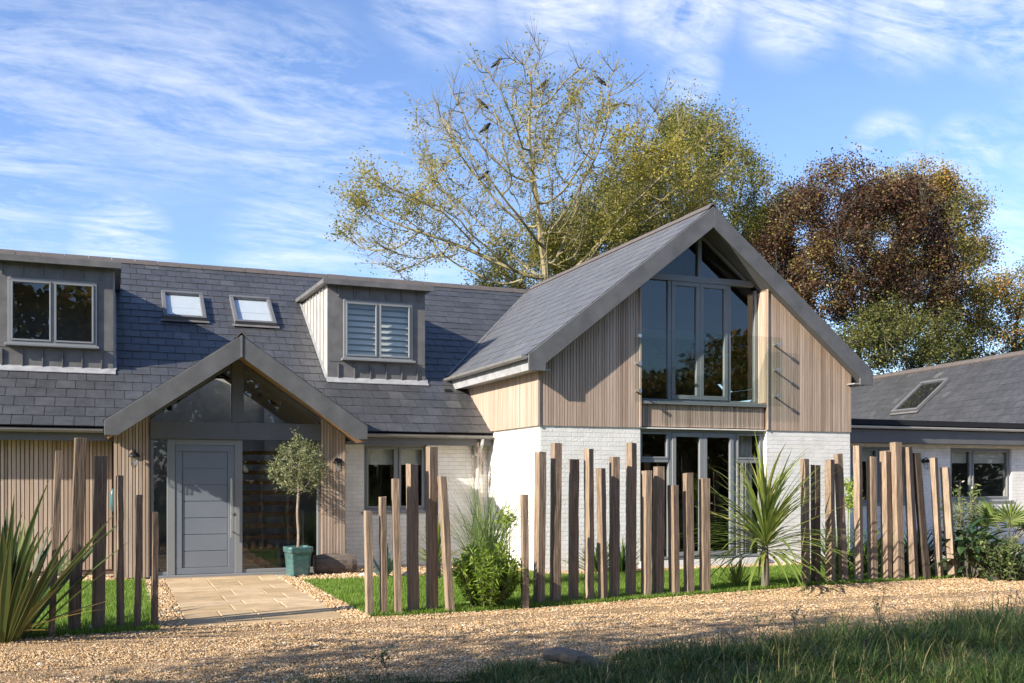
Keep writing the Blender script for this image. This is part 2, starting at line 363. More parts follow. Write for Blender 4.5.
# loose stones of the drive and margins
def stones(n, xr, yf, size, z0=0.0):
    x = rng.uniform(*xr, n); y = yf(x, rng.random(n)); s_ = size * rng.uniform(.5, 1.5, n)
    base = np.array([[1,0,0],[0,1,0],[-1,0,0],[0,-1,0],[0,0,1],[0,0,-1]], float)
    V = base[None] * (s_[:, None, None] * rng.uniform(.6, 1.25, (n, 6, 1))); V[:, :, 2] *= .65
    a = rng.uniform(0, 2*PI, n); c, s2 = np.cos(a)[:, None], np.sin(a)[:, None]
    X = V[:, :, 0]*c - V[:, :, 1]*s2; Y = V[:, :, 0]*s2 + V[:, :, 1]*c; V[:, :, 0] = X; V[:, :, 1] = Y
    V += np.stack([x, y, z0 + s_*.3], 1)[:, None]
    tri = np.array([[0,1,4],[1,2,4],[2,3,4],[3,0,4]]); Fc = (tri[None] + (np.arange(n)*6)[:, None, None]).reshape(-1, 3)
    return V.reshape(-1, 3), Fc, np.repeat(rng.random(n), 4)
gs = MB(); vp_np = lambda x: np.interp(x, [-6,-0.6,0.7,2.6,4.6,7.4,9.4,12.3,20], [10.75,10.85,10.95,11.05,11.08,11.56,11.9,11.95,12.3])
def drive_y(x, t):
    lo, hi = 7.47, vp_np(x); y = lo + t*(hi-lo)
    for _ in range(2):
        c_ = 8.75 + .18*np.sin(x*.35); rut = (np.abs(y-c_) < .22) | (np.abs(y-c_-1.45) < .22); k = rut & (rng.random(len(x)) < .62); y = np.where(k, lo + rng.random(len(x))*(hi-lo), y)
    return y
gs.arr(*stones(100000, (-2.2, 14.5), drive_y, .0105))
gs.arr(*stones(1500, (-2.2, 14.5), drive_y, .02))
gs.arr(*stones(2600, (PX0-.3, PX0), lambda x, t: 10.9 + t * 5.3, .022, .0))
gs.arr(*stones(2200, (PX1, PX1+.27), lambda x, t: 10.9 + t * 5.0, .022, .0))
gs.arr(*stones(4000, (PX1+.3, 6.5), lambda x, t: 15.25 + t * 1.6, .03, .0))
gs.arr(*stones(2500, (6.5, 13), lambda x, t: 14.55 + t * .5, .03, .0))
gs.arr(*stones(1500, (-3, PX0-.3), lambda x, t: 16.3 + t * .7, .03, .0))
tag(gs.build('gravel', M['pebble']), 'loose buff gravel stones spread over the drive and path margins', 'gravel', kind='stuff')

fl_ = MB(); n_ = 420; x_ = rng.uniform(-2, 14, n_); P = np.stack([x_, drive_y(x_, rng.random(n_)), rng.uniform(.014, .026, n_)], 1)
a_ = rng.uniform(0, 2*PI, n_); d_ = np.stack([np.cos(a_), np.sin(a_), rng.uniform(-.15, .25, n_)], 1)*.045; e_ = np.stack([-np.sin(a_), np.cos(a_), rng.uniform(-.3, .3, n_)], 1)*.016
fl_.arr(np.stack([P-d_*.5, P+e_, P+d_*.5, P-e_], 1).reshape(-1, 3), np.arange(4*n_).reshape(-1, 4), rng.random(n_))
M['litter'] = m_rand('fallen_leaf', [(0,(.10,.055,.03)),(.6,(.22,.12,.05)),(1,(.36,.24,.07))], .8, .2)
tag(fl_.build('fallen_leaves', M['litter']), 'small brown fallen leaves scattered over the gravel drive', 'leaves', kind='stuff')

# rough grass of the verge
LOGP = on_z(568, 667)
def tufts(n, xr, yr, hfun, wid, tall):
    nt_ = n // 26; cx = rng.uniform(*xr, nt_); cy = rng.uniform(*yr, nt_) ; k = np.repeat(np.arange(nt_), 26)
    x = cx[k] + rng.normal(0, .07, len(k)); y = cy[k] + rng.normal(0, .07, len(k)); keep = (y < np.array([7.62 + wob(q) + np.interp(q, [-3, 0, 1.6], [.42, .30, 0]) for q in x])) & ~((np.abs(x-LOGP.x-.03) < .3) & (y > LOGP.y-.45) & (y < LOGP.y+.16) & (rng.random(len(x)) < .9)); x, y, k = x[keep], y[keep], k[keep]
    n = len(x); z = np.array([vergeh(a, b) for a, b in zip(x, y)]); hh = hfun(x) * (.55 + .75*lumps(cx, cy))[k] * rng.uniform(.5, 1.3, nt_)[k] * rng.uniform(.5, 1.1, n)
    az = np.arctan2(y - cy[k], x - cx[k]) + rng.normal(0, .6, n)
    R = np.clip(rng.beta(1.3, 2.3, nt_)[k]*.75 + .3*lumps(cx*.8+3, cy*.9)[k] + rng.normal(0, .13, n), 0, 1); R = np.where(rng.random(n) < .05, 1, R)
    return ribbons(np.stack([x, y, z], 1), az, hh, np.full(n, wid), rng.uniform(.1, .75, n), rng.uniform(.6, 2.1, n), 4, R)
vb = MB()
hf = lambda x: np.interp(x, [-3, 0, 1.0, 2, 3.2, 4.0, 4.6, 6, 9], [.12, .12, .14, .09, .17, .26, .22, .34, .38])
def lumps(x, y): return .5 + .5*np.sin(x*2.9+1.0+1.7*np.sin(y*1.9))*np.sin(y*3.3+.7+1.3*np.sin(x*1.3))
vb.arr(*tufts(62000, (-1.8, 9.5), (4.0, 8.1), hf, .007, 0))
vb.arr(*tufts(9000, (2.6, 9.5), (6.6, 7.7), lambda x: hf(x)*1.15, .010, 0))
n_ = 380; x_ = rng.uniform(.5, 9.5, n_); y_ = rng.uniform(5.5, 7.6, n_)
vb.arr(*ribbons(np.stack([x_, y_, np.array([vergeh(a, b) for a, b in zip(x_, y_)])], 1), rng.uniform(0, 2*PI, n_), hf(x_)*rng.uniform(.9, 1.4, n_), np.full(n_, .0045), rng.uniform(.05, .5, n_), rng.uniform(.1, .9, n_), 3, rng.uniform(.88, 1, n_)))
tag(vb.build('verge_grass', M['verge']), 'long dark tussocky grass along the near edge of the drive', 'grass', kind='stuff')

# ------------------------------------------------------------------ house
WY = 17.5            # main wall plane
EY, EZ, PITCH, RZ = 17.2, 2.40, .673, 6.2
RY = EY + (RZ - EZ) / PITCH
def main_z(y): return EZ + PITCH * (y - EY)
GX, GZ, GP, GX0, GX1, GY, GW = 9.69, 6.30, .782, 6.20, 13.18, 14.80, 15.03       # gable
def gable_z(x): return GZ - GP * abs(x - GX)
PXC, PZ, PP, PXL, PXR, PY, PW = 1.83, 3.77, .69, -.13, 3.80, 15.80, 16.42          # porch
def porch_z(x): return PZ - PP * abs(x - PXC)
DORM = [(-1.95, -.01), (3.75, 5.66)]; DY, DZ = 18.74, 5.25

house = thing('house', (3.0, WY, 0), 'grey slate house with larch cladding, white brick and glazed gable behind the stakes', 'house')

def slates(mb, O, along, up, L, SL, keep, gauge=.295, w=.30, skew=0):
    O, along, up = Vector(O), Vector(along).normalized(), Vector(up).normalized(); n = along.cross(up).normalized()
    if n.z < 0: n = -n
    s0 = 0.0; row = 0
    while s0 < SL - .02:
        s1 = min(s0 + gauge, SL); a = -(row % 2) * w * .5 + random.uniform(-.02, .02)
        while a < L:
            a0, a1 = max(a, 0), min(a + w, L)
            if a1 - a0 > .02:
                c = O + along * ((a0+a1)/2) + up * ((s0+s1)/2)
                if keep(c):
                    d0 = O + along*a0 + up*s0; d1 = O + along*a1 + up*s0; d2 = O + along*a1 + up*s1; d3 = O + along*a0 + up*s1
                    mb.add([q - n*.03 for q in (d0, d1, d2, d3)], [(0,1,2,3)], m=1)
                    g = along * .004; t = random.uniform(.009, .014); lo = -up * (.012 + random.uniform(0, .006)); hi = up * .01
                    p = [d0+g+lo-n*.004, d1-g+lo-n*.004, d2-g+hi-n*.006, d3+g+hi-n*.006, d0+g+lo+n*t, d1-g+lo+n*(t+random.uniform(-.003,.003)), d2-g+hi+n*.002, d3+g+hi+n*.002]
                    mb.add(p, [(4,5,6,7),(0,1,5,4),(1,2,6,5),(3,0,4,7)], r=min(1, max(0, random.gauss(.45, .22))), m=0)
            a += w
        s0 = s1; row += 1

def ridge(mb, a, b, w=.12, n=None, th=.03):
    a, b = Vector(a), Vector(b); L = (b-a).length; d = (b-a)/L; k = int(L/.45); side = d.cross(Vector((0,0,1))).normalized()
    for i in range(k):
        p, q = a + d*(L*i/k + .004), a + d*(L*(i+1)/k - .004); j = random.uniform(-.004,.004)
        prof = [side*-w - Vector((0,0,w*.72)), side*-w*.5 + Vector((0,0,-.01)), Vector((0,0,.035+j)), side*w*.5 + Vector((0,0,-.01)), side*w - Vector((0,0,w*.72))]
        vs = [p+v for v in prof] + [q+v for v in prof] + [p+v-Vector((0,0,th)) for v in prof] + [q+v-Vector((0,0,th)) for v in prof]
        fs = [(m_, m_+1, m_+6, m_+5) for m_ in range(4)] + [(10+m_, 15+m_, 16+m_, 11+m_) for m_ in range(4)] + [(m_, 10+m_, 11+m_, m_+1) for m_ in range(4)] + [(5+m_, 6+m_, 16+m_, 15+m_) for m_ in range(4)]
        mb.add(vs, fs)

# --- main roof
def keep_main(c):
    if 6.62 < c.x < GX1 and c.y < RY and c.z < gable_z(c.x) - .25: return False
    if PXL < c.x < PXR and c.z < porch_z(c.x) - .24: return False
    for a, b in DORM:
        if a+.03 < c.x < b-.03 and DY+.12 < c.y < 21.6 and c.z < DZ+.05: return False
    return True
r = MB(); UP = (0, 1, PITCH); SLm = math.hypot(RY-EY, RZ-EZ)
slates(r, (-6, EY, EZ), (1,0,0), UP, 19.0, SLm, keep_main)
roof = r.build('roof', [M['slate'], M['deck']], house)
for q0, q1, m_ in ((-6, .2, 'slate'), (3.4, 13, 'slate'), (.2, 3.4, 'balustrade')):
    r = MB(); r.add([(q0,RY,RZ-.03),(q1,RY,RZ-.03),(q1,2*RY-EY,EZ),(q0,2*RY-EY,EZ)], [(0,1,2,3)]); r.build('added_daylight_slope' if m_ != 'slate' else 'roof_slope', M[m_], roof)  # clear middle strip added in the unseen rear slope to daylight the hall
r = MB(); ridge(r, (-6, RY, RZ+.03), (GX-.1, RY, RZ+.03)); r.build('ridge', M['ridge'], roof)
r = MB(); r.box(5.97, 6.11, 18.42, 18.50, main_z(18.46)+.0, main_z(18.46)+.05); r.build('roof_vent', M['black'], roof)

# --- gable roof
def keep_gable(c): return not (c.y > EY and c.z < main_z(c.y) - .16 and c.y < RY + .4)
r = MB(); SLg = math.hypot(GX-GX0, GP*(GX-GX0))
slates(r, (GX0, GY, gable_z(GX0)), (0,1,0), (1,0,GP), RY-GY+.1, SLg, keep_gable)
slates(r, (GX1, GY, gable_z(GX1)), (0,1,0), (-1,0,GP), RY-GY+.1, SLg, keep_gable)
groof = r.build('gable_roof', [M['slate_gable'], M['deck']], house)
r = MB(); ridge(r, (GX, GY-.02, GZ+.03), (GX, RY, GZ+.03), .11); r.build('ridge', M['ridge'], groof)
r = MB(); r.tube([(GX0+.12,EY+.3,3.63),(GX0-.0,19.02,3.60)], .001, 3)
# valley lead strip where gable roof meets main roof
va = Vector((GX0, EY+(gable_z(GX0)-EZ)/PITCH, gable_z(GX0)+.02)); vb_ = Vector((GX, EY+(GZ-EZ)/PITCH, GZ))
vm = MB(); dv = (vb_-va).normalized(); 
vm.add([va+Vector((-.05,0,.02)), va+Vector((.02,.0,.03)), vb_+Vector((.02,0,.02)), vb_+Vector((-.05,0,.01))], [(0,1,2,3)]); vm.build('valley', M['zinc'], groof)
# barge boards and soffits of the gable
bd, so = MB(), MB()
BD = .36   # vertical depth of the board
for sgn, xe in ((-1, GX0), (1, GX1)):
    ze = gable_z(xe)
    a = [(GX, GY-.03, GZ-.01), (xe+.0*sgn, GY-.03, ze-.01), (xe, GY-.03, ze-.27), (xe - sgn*.30, GY-.03, ze-.27+.0), (xe - sgn*.30, GY-.03, ze-.02-BD+.30*GP), (GX, GY-.03, GZ-BD-.01)]
    bd.prism(a if sgn > 0 else a[::-1], (0, .035, 0))
    # soffit under the verge between board and wall
    n_ = 6
    for i in range(n_):
        y0 = GY + .006 + i*(GW-GY-.006+.25)/n_; y1 = GY + .006 + (i+1)*(GW-GY-.006+.25)/n_ - .006
        so.prism([(GX, y0, GZ-.30), (xe-sgn*.1, y0, gable_z(xe-sgn*.1)-.30), (xe-sgn*.1, y0, gable_z(xe-sgn*.1)-.27), (GX, y0, GZ-.27)], (0, y1-y0, 0))
bd.build('barge_board', M['barge'], groof, bevel=.004); so.build('soffit', M['trim'], groof)
# eaves of the gable's sides: fascia, soffit, gutter
for sgn, xe, yb in ((-1, GX0, 19.05), (1, GX1, 22)):
    ea = MB(); ze = gable_z(xe); x0, x1 = sorted((xe, xe - sgn*.03)); ea.box(x0+.02*(sgn<0)-.02*(sgn>0), x1+.02*(sgn<0)-.02*(sgn>0), GY+.01, yb, ze-.26, ze-.03)
    x0, x1 = sorted((xe-sgn*.052, xe - sgn*.40)); ea.box(x0, x1, GY+.01, yb, ze-.255, ze-.235); ea.build('eaves_fascia', M['lead'], groof)
def gutter(parent, a, b, rad=.055, material=None, name='gutter'):
    g = MB(); a, b = Vector(a), Vector(b); d = (b-a).normalized(); x = d.cross(Vector((0,0,1))).normalized(); n = 9; vs = []
    for p in (a, b):
        for k in range(n): t = PI + PI*k/(n-1); vs.append(p + x*math.cos(t)*rad + Vector((0,0,math.sin(t)*rad)))
        for k in range(n): t = PI + PI*k/(n-1); vs.append(p + x*math.cos(t)*(rad-.006) + Vector((0,0,math.sin(t)*(rad-.006)+.001)))
    m2 = 2*n
    fs = [(k, k+1, m2+k+1, m2+k) for k in range(n-1)] + [(n+k, m2+n+k, m2+n+k+1, n+k+1) for k in range(n-1)]
    fs += [(0, m2, m2+n, n), (n-1, 2*n-1, m2+2*n-1, m2+n-1)] + [tuple(range(n-1, -1, -1)), tuple(range(m2, m2+n))]
    g.add(vs, fs)
    L = (b-a).length
    for i in range(1, int(L/1.0)+1):      # union brackets
        p = a + d*(i*L/(int(L/1.0)+1)); 
        ring = [p + x*math.cos(PI+PI*k/8)*(rad+.006) + Vector((0,0,math.sin(PI+PI*k/8)*(rad+.006))) for k in range(9)]
        g.add([q - d*.02 for q in ring] + [q + d*.02 for q in ring], [(k, k+1, 10+k, 9+k) for k in range(8)])
    return g.build(name, material or M['gutter'], parent)
gutter(groof, (GX0-.06, GY+.0, gable_z(GX0)-.03), (GX0-.06, 18.95, gable_z(GX0)-.03), .06)

# --- porch roof
def keep_porch(c): return not (c.y > EY-.05 and c.z < main_z(c.y) - .14)
r = MB(); SLp = math.hypot(PXC-PXL, PP*(PXC-PXL))
slates(r, (PXL, PY, porch_z(PXL)), (0,1,0), (1,0,PP), 3.45, SLp, keep_porch)
slates(r, (PXR, PY, porch_z(PXR)), (0,1,0), (-1,0,PP), 3.45, SLp, keep_porch)
proof = r.build('porch_roof', [M['slate'], M['deck']], house)
r = MB(); ridge(r, (PXC, PY-.02, PZ+.03), (PXC, 19.2, PZ+.03), .09); r.build('ridge', M['ridge'], proof)
bd, so = MB(), MB(); PBD = .33
for sgn, xe in ((-1, PXL), (1, PXR)):
    ze = porch_z(xe)
    a = [(PXC, PY-.03, PZ-.01), (xe, PY-.03, ze-.01), (xe, PY-.03, ze-.22), (xe - sgn*.18, PY-.03, ze-.02-PBD+.18*PP), (PXC, PY-.03, PZ-PBD-.01)]
    bd.prism(a if sgn > 0 else a[::-1], (0, .04, 0))
    k = 14; dy = (PW - PY + .12) / k
    for i in range(k):
        y0 = PY + .015 + i*dy
        so.prism([(PXC, y0, PZ-.29), (xe-sgn*.04, y0, porch_z(xe-sgn*.04)-.29), (xe-sgn*.04, y0, porch_z(xe-sgn*.04)-.26), (PXC, y0, PZ-.26)], (0, dy-.012, 0), r=random.random())
    x0, x1 = sorted((xe, xe-sgn*.03)); bd.box(x0, x1, PY+.012, EY+.3, ze-.21, ze-.02)
bd.box(PXC-.015, PXC+.015, PY-.042, PY-.031, PZ-PBD-.02, PZ-.01)      # cover strip at the apex
bd.build('barge_board', M['barge'], proof, bevel=.004); so.build('soffit', M['soffit'], proof)

for sgn in (-1, 1):
    l_ = MB(); xe = PXC + sgn*1.62; l_.prism([(PXC, PW+.13, PZ-.30), (xe, PW+.13, porch_z(xe)-.30), (xe, PW+.13, porch_z(xe)-.28), (PXC, PW+.13, PZ-.28)], (0, 2.75, 0)); l_.build('porch_ceiling', M['interior'], proof)
# --- main eaves: fascia, soffit, gutter, hoppers
for x0, x1 in ((-6, .0), (3.62, 6.49)):
    ev = MB(); ev.box(x0, x1, EY+.03, EY+.06, EZ-.24, EZ-.04); ev.box(x0, x1, EY+.062, WY-.03, EZ-.235, EZ-.215); ev.build('eaves_fascia', M['trim'], roof)
gutter(roof, (-6, EY-.04, EZ-.06), (-.16, EY-.04, EZ-.06)); gutter(roof, (3.83, EY-.04, EZ-.06), (6.47, EY-.04, EZ-.06))

# --- walls
def wall_x(mb, x0, x1, z0, z1, y0, y1, holes=()):
    X = sorted({x0, x1, *[h for q in holes for h in q[:2]]}); Z = sorted({z0, z1, *[h for q in holes for h in q[2:]]})
    for a, b in zip(X[:-1], X[1:]):
        za = None
        for c, d in zip(Z[:-1], Z[1:]):
            solid = not any(q[0] <= (a+b)/2 <= q[1] and q[2] <= (c+d)/2 <= q[3] for q in holes)
            if solid and za is None: za = c
            if not solid and za is not None: mb.box(a, b, y0, y1, za, c); za = None
        if za is not None: mb.box(a, b, y0, y1, za, z1)
W1 = (4.15, 5.33, .97, 2.18)                       # window in the white wall
WA = (15.0, 16.6, 1.0, 2.27); WB = (17.85, 19.75, 1.05, 2.27)
FD = (8.38, 10.98, .14, 2.42)                      # garden doors
w = MB(); wall_x(w, 3.58, 6.52, -.2, 2.22, WY, WY+.25, [W1]); w.build('wall', M['brick'], house)
w = MB(); wall_x(w, 12.87, 27, -.2, 2.34, WY, WY+.25, [WA, WB]); w.build('wall', M['brick'], house)
w = MB(); wall_x(w, 6.51, 12.86, -.2, 2.44, GW, GW+.28, [FD]); w.box(6.51, 6.76, GW+.283, WY+.24, -.2, 2.44); w.box(12.61, 12.86, GW+.283, WY-.01, -.2, 3.3); w.build('wall', M['brick'], house)
w = MB(); w.box(8.37, 10.99, GW-.05, GW+.28, -.05, .14); w.build('door_step', M['white_sill'], house)
w = MB(); w.box(-6, .0, WY+.03, WY+.25, -.2, 2.3); w.box(-6, -5.8, WY+.26, 28.4, -.2, 3.4); w.box(-6, 13, 28.2, 28.45, -.2, EZ+.1); w.box(12.75, 13, WY+.3, 28.1, -.2, EZ); w.build('wall', M['clad_gap'], house)
for q in (-5.9, 12.8): w = MB(); w.prism([(q, WY, 2.3), (q, RY, 6.1), (q, 28.2, 2.3)], (.1, 0, 0)); w.build('end_wall', M['clad_gap'], house)

# --- larch slats
def slat_x(mb, x0, x1, zb, zt, y, pitch=.052, gap=.009, th=.018):
    x = x0
    while x < x1 - .01:
        wd = min(pitch * random.choice([.85, 1, 1, 1.15]), x1 - x); a, b = x, x + wd - gap
        ta, tb = (zt(a), zt(b)) if callable(zt) else (zt, zt)
        if min(ta, tb) > zb + .02:
            d = th * random.uniform(.93, 1.05)
            mb.hexa([(a,y-d,zb),(b,y-d,zb),(b,y,zb),(a,y,zb),(a,y-d,ta),(b,y-d,tb),(b,y,tb),(a,y,ta)], r=min(1, max(0, random.gauss(.5, .24))))
        x += wd
def slat_y(mb, y0, y1, zb, zt, x, sgn=-1, pitch=.052, gap=.009, th=.024):
    y = y0
    while y < y1 - .01:
        wd = min(pitch, y1 - y); a, b = y, y + wd - gap; d = sgn * th * random.uniform(.95, 1.03); xa, xb = sorted((x, x+d))
        mb.box(xa, xb, a, b, zb, zt, r=min(1, max(0, random.gauss(.6, .2)))); y += wd
OX0, OX1 = 8.39, 10.97           # glazed opening of the gable
GT = lambda x: gable_z(x) - .315
c = MB(); slat_x(c, 6.49, OX0, 2.43, GT, GW); slat_x(c, OX1, 12.88, 2.43, GT, GW); slat_y(c, GW-.02, 19.2, 2.43, 3.37, 6.49)
slat_x(c, OX0+.005, OX1-.005, 2.46, 2.84, GW+.05); slat_y(c, GW, GW+.24, 2.93, 4.95, OX1, -1, .05, .003, .012)
c.build('cladding', M['clad'], house)
c = MB()
for a, b in ((6.49, OX0), (OX1, 12.88)):
    c.prism([(a, GW+.002, 2.445), (b, GW+.002, 2.445), (b, GW+.002, GT(b)), (a, GW+.002, GT(a))], (0, .2, 0))
c.box(OX0, OX1, GW+.055, GW+.2, 2.445, 2.85); c.box(6.492, 6.6, GW+.205, 19.3, 2.445, 3.36)
c.build('cladding_backing', M['clad_gap'], house)
for q0, q1, q2, q3 in ((OX0-.035, OX0-.005, 2.44, GT(OX0)+.02), (OX1+.005, OX1+.03, 2.44, GT(OX1)), (6.455, 6.492, 2.43, 3.33)): c = MB(); c.box(q0, q1, GW-.035, GW-.003, q2, q3); c.build('corner_batten', M['clad'], house)
c = MB(); slat_x(c, -6, -.01, .08, 2.19, WY+.03, .060, .013, .018); c.build('cladding', M['clad'], house)
# porch pillars
c = MB(); PPT = lambda x: porch_z(x) - .30
slat_x(c, .0, .52, .03, PPT, PW-.02, .05, .010, .018); c.build('pillar_cladding', M['clad'], house); c = MB(); slat_x(c, 3.17, 3.575, .03, PPT, PW-.02, .05, .012, .024)
c.build('pillar_cladding', M['clad'], house)
for a, b, q0, q1 in ((.0, .52, .001, .18), (3.17, 3.575, 3.4, 3.574)):
    c = MB(); c.prism([(a,PW-.018,-.02),(b,PW-.018,-.02),(b,PW-.018,PPT(b)),(a,PW-.018,PPT(a))], (0, .2, 0)); c.box(q0, q1, PW+.185, WY-.005, -.02, 2.3); c.build('porch_pillar', M['clad_gap'], house)

# --- grey porch frame: beam, king post, rafter trim
f = MB(); f.box(.525, 3.165, PW-.05, PW+.12, 2.18, 2.45); f.box(1.75, 1.93, PW-.04, PW+.1, 2.452, PZ-.32)
for sgn in (-1, 1):
    xe = PXC + sgn*1.31
    f.prism([(PXC+sgn*.09, PW-.02, porch_z(PXC+sgn*.09)-.30), (xe+sgn*.35, PW-.02, porch_z(xe+sgn*.35)-.30), (xe+sgn*.35, PW-.02, porch_z(xe+sgn*.35)-.37), (PXC+sgn*.09, PW-.02, porch_z(PXC+sgn*.09)-.37)], (0, .1, 0))
f.box(1.835, 1.845, PW-.053, PW-.0505, 2.19, 2.44)
f.build('porch_frame', M['trim'], house, bevel=.004)
g = MB()
for sgn in (-1, 1):
    x0, x1 = PXC+sgn*.10, PXC+sgn*1.33
    g.prism([(x0, PW+.03, 2.45), (x1+sgn*.25, PW+.03, 2.45), (x1+sgn*.25, PW+.03, porch_z(x1+sgn*.25)-.36), (x0, PW+.03, porch_z(x0)-.36)], (0, .012, 0))
g.build('gable_glass', M['glass'], house)

# --- windows
def frame_rect(mb, x0, x1, z0, z1, y, w=.055, d=.07):
    mb.box(x0, x1, y, y+d, z0, z0+w); mb.box(x0, x1, y, y+d, z1-w, z1); mb.box(x0, x0+w, y, y+d, z0+w, z1-w); mb.box(x1-w, x1, y, y+d, z0+w, z1-w)
def window(parent, x0, x1, z0, z1, y, splits=(), sash=.04, name='window', sill=True, blind=None, gname='glass', w=.05, fm=None):
    f = MB(); frame_rect(f, x0, x1, z0, z1, y, w); X = [x0, *splits, x1]
    for s_ in splits: f.box(s_-w*.5, s_+w*.5, y+.002, y+.068, z0+w, z1-w)
    g = MB()
    for a, b in zip(X[:-1], X[1:]):
        a2 = a + (w if a == x0 else w*.5); b2 = b - (w if b == x1 else w*.5)
        if sash: frame_rect(f, a2+.003, b2-.003, z0+w+.003, z1-w-.003, y-.012, sash, .06)
        g.box(a2+sash*.8, b2-sash*.8, y+.02, y+.03, z0+w+sash*.8, z1-w-sash*.8)
    o = f.build(name, fm or M['frame'], parent, bevel=.004); par = o if name == 'window' else parent
    g.build(gname, M['glass'], par)
    if sill: s_ = MB(); s_.box(x0-.04, x1+.04, y-.09, y+.06, z0-.045, z0-.003); s_.build('sill', M['frame'], par, bevel=.005)
    if blind:
        b_ = MB()
        for a, b in zip(X[:-1], X[1:]): b_.box(a+.06, b-.06, y+.09, y+.10, z1-.05-blind, z1-.05)
        b_.build('blind', M['blind'], par)
    return o
window(house, *W1, WY+.06, (4.78,), blind=.32)
window(house, *WA, WY+.06, (15.8,), blind=.28); window(house, *WB, WY+.06, (18.55,), blind=.30)
# garden doors below the gable
f = MB(); g = MB(); YD = GW + .10; MX = (9.03, 9.70, 10.37)
frame_rect(f, FD[0], FD[1], FD[2], FD[3], YD, .05, .08)
for q in MX: f.box(q-.035, q+.035, YD+.002, YD+.078, FD[2]+.05, FD[3]-.05)
for a, b in ((FD[0]+.05, MX[0]-.035), (MX[2]+.035, FD[1]-.05)):
    f.box(a, b, YD-.004, YD+.07, 1.84, 1.90); g.box(a+.03, b-.03, YD+.03, YD+.04, FD[2]+.08, 1.83); g.box(a+.03, b-.03, YD+.03, YD+.04, 1.91, FD[3]-.07); frame_rect(f, a+.003, b-.003, 1.903, FD[3]-.053, YD-.012, .035, .05)
for a, b in ((MX[0]+.037, MX[1]-.003), (MX[1]+.003, MX[2]-.037)):
    frame_rect(f, a, b, FD[2]+.054, FD[3]-.054, YD-.016, .075, .06); g.box(a+.07, b-.07, YD+.02, YD+.03, FD[2]+.12, FD[3]-.12)
gd = f.build('garden_doors', M['frame'], house, bevel=.004); g.build('glass', M['glass'], gd)
for sx in (-.055, .055):
    h = MB(); h.tube([(9.70+sx, YD-.02, 1.12), (9.70+sx, YD-.07, 1.12), (9.70+sx*2.6, YD-.07, 1.12)], .011, 6); h.build('handle', M['steel'], gd)
h = MB(); 
for i in range(14): h.tube([(10.50+i*.028, YD+.22+.02*math.sin(i*1.9), .1), (10.50+i*.028, YD+.22+.02*math.sin(i*1.9+.4), 2.36)], .022, 6)
h.build('curtain', M['interior'], gd)
# upper glazing, set back in the opening
f = MB(); g = MB(); YU = GW + .24; MU = (9.10, 9.72, 10.34); U0, U1, UZ, UT = OX0+.02, OX1-.02, 2.90, 5.10
f.box(U0, U1, YU, YU+.08, UZ, UZ+.06)
for q, zt in ((U0+.03, GT(U0)), (U1-.03, GT(U1))): f.box(q-.03, q+.03, YU, YU+.08, UZ+.06, min(zt, UT))
for q in MU: f.box(q-.035, q+.035, YU-.003, YU+.077, UZ+.06, UT-.05)
f.box(U0+.1, U1-.1, YU-.03, YU+.085, UT-.05, UT+.06); f.box(9.72-.04, 9.72+.04, YU-.01, YU+.08, UT+.06, GT(9.72)+.0)
for a, b in ((U0+.06, MU[0]-.035), (MU[2]+.035, U1-.06)):
    zt = UT-.06; g.box(a, b, YU+.03, YU+.04, UZ+.06, zt)
for a, b in ((MU[0]+.037, MU[1]-.003), (MU[1]+.003, MU[2]-.037)):
    frame_rect(f, a, b, UZ+.063, UT-.053, YU-.016, .075, .06); g.box(a+.07, b-.07, YU+.02, YU+.03, UZ+.13, UT-.12)
for sgn in (-1, 1):
    a, b = 9.72+sgn*.04, 9.72+sgn*1.0
    g.prism([(a, YU+.03, UT+.06), (b, YU+.03, UT+.06), (a, YU+.03, GT(a)+.03)], (0, .01, 0))
    f.prism([(a, YU-.006, GT(a)-.05), (b, YU-.006, GT(b)-.05), (b, YU-.006, GT(b)-.0), (a, YU-.006, GT(a)-.0)], (0, .08, 0))
ug = f.build('gable_window', M['frame'], house, bevel=.004); g.build('glass', M['glass'], ug)
s_ = MB(); s_.box(OX0+.0, OX1-.0, GW-.02, YU-.005, 2.845, 2.895); s_.build('sill', M['frame'], ug, bevel=.004)
# glass balustrade with stand-off fixings
b_ = MB(); YB = GW - .16; b_.box(8.21, 11.20, YB, YB+.017, 2.86, 4.10); bal = b_.build('balustrade', M['balustrade'], house)
for x in (8.285, 11.125):
    for z in (3.05, 3.52, 3.98): b_ = MB(); b_.tube([(x, YB-.014, z), (x, YB+.024, z), (x, YB+.0245, z), (x, GW-.012, z)], [.032, .032, .017, .017], 12); b_.build('fixing', M['steel'], bal)

# --- front door and sidelights
f = MB(); YF = PW + .02; DX0, DX1, DT = .79, 1.885, 2.178
f.box(.525, 3.165, YF-.07, YF+.12, -.01, .045)                                  # threshold
f.box(DX0-.02, DX0+.10, YF-.02, YF+.09, .045, DT); f.box(DX1-.09, DX1+.03, YF-.02, YF+.09, .045, DT); f.box(DX0+.1, DX1-.09, YF-.02, YF+.09, DT-.09, DT)
f.box(.526, .575, YF, YF+.08, .046, DT); f.box(3.115, 3.164, YF, YF+.08, .046, DT)
f.box(.575, DX0-.02, YF, YF+.08, .046, .10); f.box(DX1+.03, 3.115, YF, YF+.08, .046, .10)
df = f.build('entrance_frame', M['frame'], house, bevel=.005)
for q0, q1 in ((.57, DX0-.02), (DX1+.03, 3.12)): g = MB(); g.box(q0, q1, YF+.03, YF+.042, .10, DT); g.build('sidelight_glass', M['glass'], df)
d = MB(); L0, L1, LB, LT = DX0+.104, DX1-.094, .05, DT-.094
frame_rect(d, L0, L1, LB, LT, YF-.01, .10, .06)
k = 7; hh = (LT-LB-.2)/k
